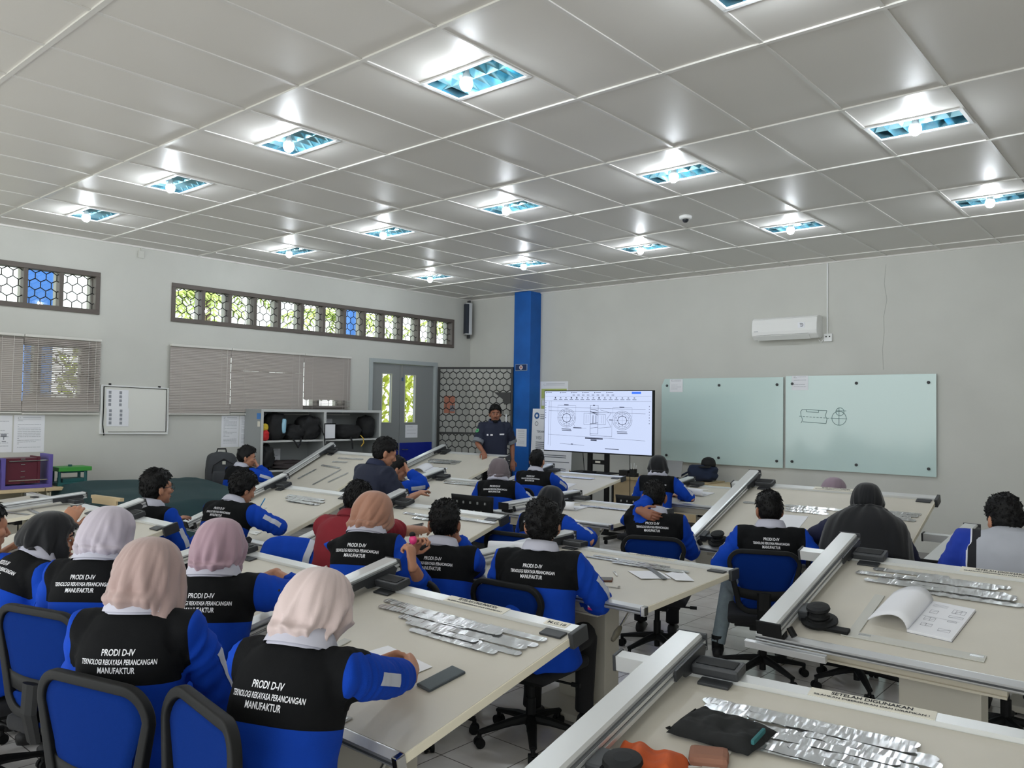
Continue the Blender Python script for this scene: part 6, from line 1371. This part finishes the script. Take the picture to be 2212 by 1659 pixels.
# writing boy's pen and rulers are part of the drafting head; blue pen in hand
def held(p): 
    return p
w_ = P_['write']; e_, wr = w_['arms'][-1]; M_ = w_['root']; RZ_ = Matrix.Rotation(M_.rotation_euler.z, 3, 'Z'); hp_ = RZ_ @ (wr+(wr-e_).normalized()*.085)+V(M_.location)
mb = MB(); mb.tube([(0, 0, -.045), (0, 0, -.03), (0, 0, .10)], [.0012, .0045, .0045], n=8); o = mb.build('pen', M('sky_blue_pen', (54, 150, 214), .35), smooth=True); place(o, hp_+V((.0, .0, .02)), Euler((radians(-18), radians(24), 0)).to_matrix()); tag(o, 'sky blue pen held by the boy writing on his table', 'pen')
b_ = P_['BR']; wr = b_['arms'][1][1]; RZ_ = Matrix.Rotation(b_['root'].rotation_euler.z, 3, 'Z'); wl_ = b_['arms'][-1][1]; mid = RZ_ @ ((wr+wl_)/2+V((0, .03, .10)))+V(b_['root'].location)
t = thing('fidget_toy', 'pink and black toy held up by the brown hijab student', 'toy', mid); mb = MB(); mb.ell((0, 0, 0), (.022, .018, .024)); mb.build('pink_body', M('hot_pink', (226, 62, 128), .35), t, smooth=True); mb = MB(); mb.ell((-.004, 0, .026), (.018, .014, .014)); mb.build('black_bow', MT['black'], t, smooth=True)
r_ = P_['red']; wr = r_['arms'][-1][1]; RZ_ = Matrix.Rotation(r_['root'].rotation_euler.z, 3, 'Z'); hp_ = RZ_ @ wr+V(r_['root'].location)
t = thing('phone', 'dark phone held by the student in the dark red shirt', 'phone', hp_+V((.10, .10, -.005))); t.rotation_euler = (radians(12), radians(10), radians(-50)); mb = MB(); mb.box((-.036, -.075, 0), (.036, .075, .009)); mb.build('phone_case', M('bronze_phone', (120, 96, 80), .4), t, bevel=.003); mb = MB(); mb.box((-.033, -.071, .0088), (.033, .071, .0096)); mb.build('phone_screen', MT['black'], t)
# pink eraser holder on the front rail of the flat table
t = thing_on('pink_eraser', 'pink and white eraser box under the front rail of the flat table', 'eraser', 'T2', .36, -.02, 0, lift=-.062); mb = MB(); mb.box((-.030, -.016, 0), (.030, .016, .012)); mb.build('pink_base', M('hot_pink', (226, 62, 128), .35), t, bevel=.003); mb = MB(); mb.box((-.030, -.016, .012), (.030, .016, .024)); mb.build('white_top', MT['white'], t, bevel=.003)
# wristwatch and glasses
s_ = P_['shade']; e_, wr = s_['arms'][1]; RZ_ = Matrix.Rotation(s_['root'].rotation_euler.z, 3, 'Z'); d_ = (wr-e_).normalized(); c_ = wr-d_*.02; a_ = d_.cross(V((0, 0, 1))).normalized(); b2 = d_.cross(a_)
mb = MB(); mb.tube([c_+(a_*cos(q)+b2*sin(q))*.031 for q in np.linspace(0, 2*pi, 18)], [(.003, .010)]*18, n=6, ref=d_); o = mb.build('wristwatch', MT['black'], s_['root'])
g_ = P_['glas']; F = g_['F']; mb = MB()
for s in (-1, 1):
    mb.tube([F((.031*s+.023*cos(q), .101-.012*(abs(cos(q)) if False else 0), .002+.018*sin(q))) for q in np.linspace(0, 2*pi, 20)], .0018, n=5); mb.tube([F((.054*s, .100, .008)), F((.078*s, .06, .010)), F((.082*s, -.01, .004))], .0018, n=5)
mb.tube([F((-.008, .103, .006)), F((.008, .103, .006))], .0018, n=5); o = mb.build('glasses', MT['dark'], g_['root'], fix=False)
# teacher's details
t_ = P_['teacher']; F = t_['F']; mb = MB()
mb.ell(F((0, .072, -.100)), (.031, .022, .022), rot=t_['HR']); mb.tube([F((-.052, .038, -.085)), F((-.034, .066, -.094)), F((0, .082, -.098)), F((.034, .066, -.094)), F((.052, .038, -.085))], [.004, .008, .010, .008, .004], n=8); mb.tube([F((-.034, .078, -.054)), F((-.018, .097, -.0535)), F((0, .1005, -.051)), F((.018, .097, -.0535)), F((.034, .078, -.054))], [.002, .0036, .0040, .0036, .002], n=6); mb.build('goatee', MT['hair'], t_['root'], smooth=True)
def chest(x, y, w, h, name, mat, lift=.004):
    jk = [c for c in t_['root'].children if c.name.startswith('shirt') and not c.name.startswith('shirt_collar')][0]; me = jk.data; bv = BVHTree.FromPolygons([v.co.copy() for v in me.vertices], [tuple(p.vertices) for p in me.polygons])
    c = t_['N']-t_['tz']*y+t_['tx']*x; vs = []
    for dx, dz in ((-w/2, -h/2), (w/2, -h/2), (w/2, h/2), (-w/2, h/2)):
        o_ = c+t_['tx']*dx+t_['tz']*dz+t_['ty']*.5; hh, nn, i_, d_ = bv.ray_cast(o_, -t_['ty']); vs.append((hh if hh else c+t_['ty']*.14)+t_['ty']*lift)
    mb = MB(); mb.add(vs, [(0, 1, 2, 3)]); return mb.build(name, mat, jk)
chest(.085, .16, .085, .022, 'name_strip', MT['thread']); chest(-.09, .15, .07, .020, 'chest_lettering', MT['thread'])
for k in (1, -1):
    e, w = t_['arms'][k]; s0 = t_['N']+t_['tx']*.172*k-t_['tz']*.052; c0 = s0.lerp(e, .74); c1 = s0.lerp(e, .94); mb = MB(); mb.tube([c0, c1], [.079, .080], n=18); mb.build('rolled_cuff', M('grey_cuff_cloth', (120, 126, 134), .85), t_['root'])
e, w = t_['arms'][1]; s0 = t_['N']+t_['tx']*.172-t_['tz']*.052; c = s0.lerp(e, .38); d1 = (e-s0).normalized(); o_ = (t_['tx']*.75+t_['ty']*.65); o_ = (o_-d1*o_.dot(d1)).normalized(); Rm_ = frame(d1.cross(o_), d1)
mb = MB(); mb.lathe([(0, 0), (.030, 0), (.030, .003), (0, .003)], n=20); mb.v = [tuple(c+o_*.078+Rm_ @ V(p)) for p in mb.v]; pt_ = mb.build('round_patch', M('patch_green', (92, 176, 110), .7), t_['root']); mb = MB(); mb.lathe([(0, 0), (.016, 0), (.016, .001), (0, .001)], n=14); mb.v = [tuple(c+o_*.0815+Rm_ @ V(p)) for p in mb.v]; mb.build('patch_centre', M('patch_dark_green', (36, 110, 84), .7), pt_)
# jacket hung over a chair back
cx, cy_, yw = -1.54, .46, radians(16); Rz = Matrix.Rotation(yw, 4, 'Z'); rr = V((4.4, 1.7, 6)); mb = MB()
def hung(u, v):
    x = (u-.5)*.50*(1+.05*sin(v*9)); s = (v-.5)*2; y0 = -.247
    y = y0+.055*s/ max(.35, abs(s)) if abs(s) > .1 else y0+.05*s/.35*1.2
    z = .865-.32*max(0, abs(s)-.08)**1.0*(1.15 if s < 0 else .9)-.05*(2*u-1)**4
    f = noise.noise(V((u*6, s*1.2, 0))+rr)*.020*min(1, abs(s)*2); return V((x, y+f+(-.03*abs(s) if s < 0 else .02*abs(s)), z))
mb.grid(hung, 36, 36); mb.v = [tuple(Rz @ V(p)) for p in mb.v]; me = mb.mesh('hung_jacket', MT['jacket'], smooth=True); at = me.attributes.new('yoke', 'FLOAT', 'POINT'); at.data.foreach_set('value', [-1.]*len(me.vertices)); o = bpy.data.objects.new('hung_jacket', me); COL.objects.link(o); o.location = (cx, cy_, 0); m = o.modifiers.new('s', 'SOLIDIFY'); m.thickness = .008
tag(o, 'blue work jacket with grey stripe hung over an empty chair back', 'jacket'); mb = MB(); mb.grid(lambda u, v: Rz @ (hung(.62+.10*u+.18*sin(v*1.4), .04+.46*v)+V((0, -.006, .006))), 3, 24); mb.build('grey_stripe', MATS.get('reflective_grey_tape') or M('reflective_grey_tape', (188, 192, 204), .6), o, smooth=True)
# black rucksack on a stand at the right edge
t = lump('backpack', 'black padded bag behind the white shirted student at right edge', 'bag', (2.22, 4.1, .78), (.24, .14, .20), 71, BB, .15)
t2 = thing('drafting_table', 'drafting table edge behind the white shirted student carrying a black bag', 'drafting table', (2.45, 4.2, 0), 0, 'drafting tables'); mb = MB(); mb.box((-.62, -.30, .74), (.62, .45, .775)); mb.build('board', MT['board'], t2, bevel=.002); mb = MB(); mb.box((-.15, -.06, .04), (.15, .1, .74)); mb.build('pedestal', MT['ped'], t2); mb = MB(); mb.box((-.2, -.3, 0), (.2, .35, .05)); mb.build('foot', MT['ped'], t2)
# ------------------------------------------------------------------ ceiling lights
def light_mats():
    m = M('mirror_louvre', (150, 200, 215), .16, metal=.9); return m
MT['louv'] = light_mats()
MT['bulb'] = M('led_bulb_glow', (255, 255, 255), .4, emit=(240, 248, 255), estr=BULB)
NM = {-10: 'leftmost row', -7: 'second row from left', -4: 'middle row', -1: 'fourth row from left', 2: 'rightmost row'}
NJ = {0: 'nearest the viewer', 2: 'halfway along', 4: 'nearest the whiteboard wall'}
proto = None
for i, j in LIGHTS:
    loc = (.6*i+.3, LY(j), ZC)
    if proto is None:
        t = thing('ceiling_light', '', 'ceiling light', loc, 0, 'recessed louvred ceiling lights'); proto = t
        mb = MB(); w, d_ = LW/2, LD/2
        mb.box((-w, -d_, .11), (w, d_, .115)); mb.box((-w, -d_, 0), (-w+.004, d_, .11)); mb.box((w-.004, -d_, 0), (w, d_, .11)); mb.box((-w, -d_, 0), (w, -d_+.004, .11)); mb.box((-w, d_-.004, 0), (w, d_, .11))
        mb.build('housing', MT['louv'], t)
        mb = MB()
        for q in (((-w-.012, -d_-.012, -.010), (w+.012, -d_+.012, -.0)), ((-w-.012, d_-.012, -.010), (w+.012, d_+.012, -.0)), ((-w-.012, -d_, -.010), (-w+.012, d_, -.0)), ((w-.012, -d_, -.010), (w+.012, d_, -.0))): mb.box(*q)
        mb.build('trim_frame', MT['white'], t)
        mb = MB()
        def blade(p, q, n2):       # v-shaped parabolic blade between p and q
            p, q, n2 = V(p), V(q), V(n2)
            mb.add([p-n2*.022+V((0,0,.055)), q-n2*.022+V((0,0,.055)), q+V((0,0,.004)), p+V((0,0,.004)), p+n2*.022+V((0,0,.055)), q+n2*.022+V((0,0,.055))], [(0,1,2,3), (3,2,5,4)])
        for k in range(1, 6):
            x = -w+2*w*k/6; blade((x, -d_, 0), (x, d_, 0), (1, 0, 0))
        blade((-w, 0, 0), (w, 0, 0), (0, 1, 0))
        mb.build('louvre', MT['louv'], t, fix=False)
        mb = MB(); mb.lathe([(.014, .08), (.017, .02), (.026, -.012), (.033, -.026)], (0, -.07, 0), n=16); sk = mb.build('bulb_socket', MT['white'], t, smooth=True)
        mb = MB(); mb.lathe([(.033, -.026), (.038, -.042), (.037, -.060), (.029, -.078), (.015, -.089), (0, -.092)], (0, -.07, 0), n=18); mb.build('bulb', MT['bulb'], t, smooth=True)
        o = t
    else:
        o = copy_tree(proto); o.location = loc
    o['label'] = 'louvred light with bare bulb, %s in the %s' % (NJ[j], NM[i])
t = thing('dome_camera', 'small white dome camera on the ceiling tiles', 'camera', (-.948, 4.297, ZC))
mb = MB(); mb.lathe([(0, 0), (.055, 0), (.062, -.008), (.058, -.03), (.045, -.036), (0, -.036)], n=24); mb.build('base', MT['white'], t, smooth=True)
mb = MB(); mb.lathe([(.032, -.034), (.030, -.05), (.018, -.066), (0, -.07)], n=18); mb.build('dome', M('smoked_dome', (40, 44, 50), .1), t, smooth=True)

# ------------------------------------------------------------------ world and camera
w = bpy.data.worlds.new('World'); SC.world = w; w.use_nodes = True
nt = w.node_tree; bg = nt.nodes['Background']
tc = nt.nodes.new('ShaderNodeTexCoord'); sp = nt.nodes.new('ShaderNodeSeparateXYZ'); nt.links.new(tc.outputs['Generated'], sp.inputs[0])
rp = nt.nodes.new('ShaderNodeValToRGB'); rp.color_ramp.elements[0].position = .45; rp.color_ramp.elements[0].color = (.62, .64, .60, 1)
rp.color_ramp.elements[1].position = .62; rp.color_ramp.elements[1].color = (.92, .97, 1.0, 1)
mr = nt.nodes.new('ShaderNodeMapRange'); mr.inputs[1].default_value = -1; mr.inputs[2].default_value = 1; nt.links.new(sp.outputs['Z'], mr.inputs[0]); nt.links.new(mr.outputs[0], rp.inputs[0])
nt.links.new(rp.outputs[0], bg.inputs['Color']); bg.inputs['Strength'].default_value = WORLD
cam = bpy.data.cameras.new('camera'); co = bpy.data.objects.new('camera', cam); COL.objects.link(co); SC.camera = co
fpx, yaw_, pit, rol = 1740.563, -.714126738, .0315477523, .0149239226
f_ = V((sin(yaw_)*cos(pit), cos(yaw_)*cos(pit), sin(pit))); rt = V((cos(yaw_), -sin(yaw_), 0)); up = rt.cross(f_)
r2 = rt*cos(rol)+up*sin(rol); u2 = -rt*sin(rol)+up*cos(rol)
co.matrix_world = Matrix(((r2.x, u2.x, -f_.x, 2.95631822), (r2.y, u2.y, -f_.y, -2.7907667), (r2.z, u2.z, -f_.z, H_CAM), (0, 0, 0, 1)))
cam.sensor_width = 36; cam.lens = fpx*36/2212; cam.clip_start = .05
vs = SC.view_settings; vs.view_transform = 'Standard'; vs.look = 'None'; vs.exposure = EXPO; vs.gamma = 1; vs.use_curve_mapping = False
cy = SC.cycles; cy.max_bounces = 6; cy.diffuse_bounces = 4; cy.glossy_bounces = 3; cy.transmission_bounces = 3; cy.transparent_max_bounces = 8; cy.caustics_reflective = False; cy.caustics_refractive = False; cy.sample_clamp_indirect = 6
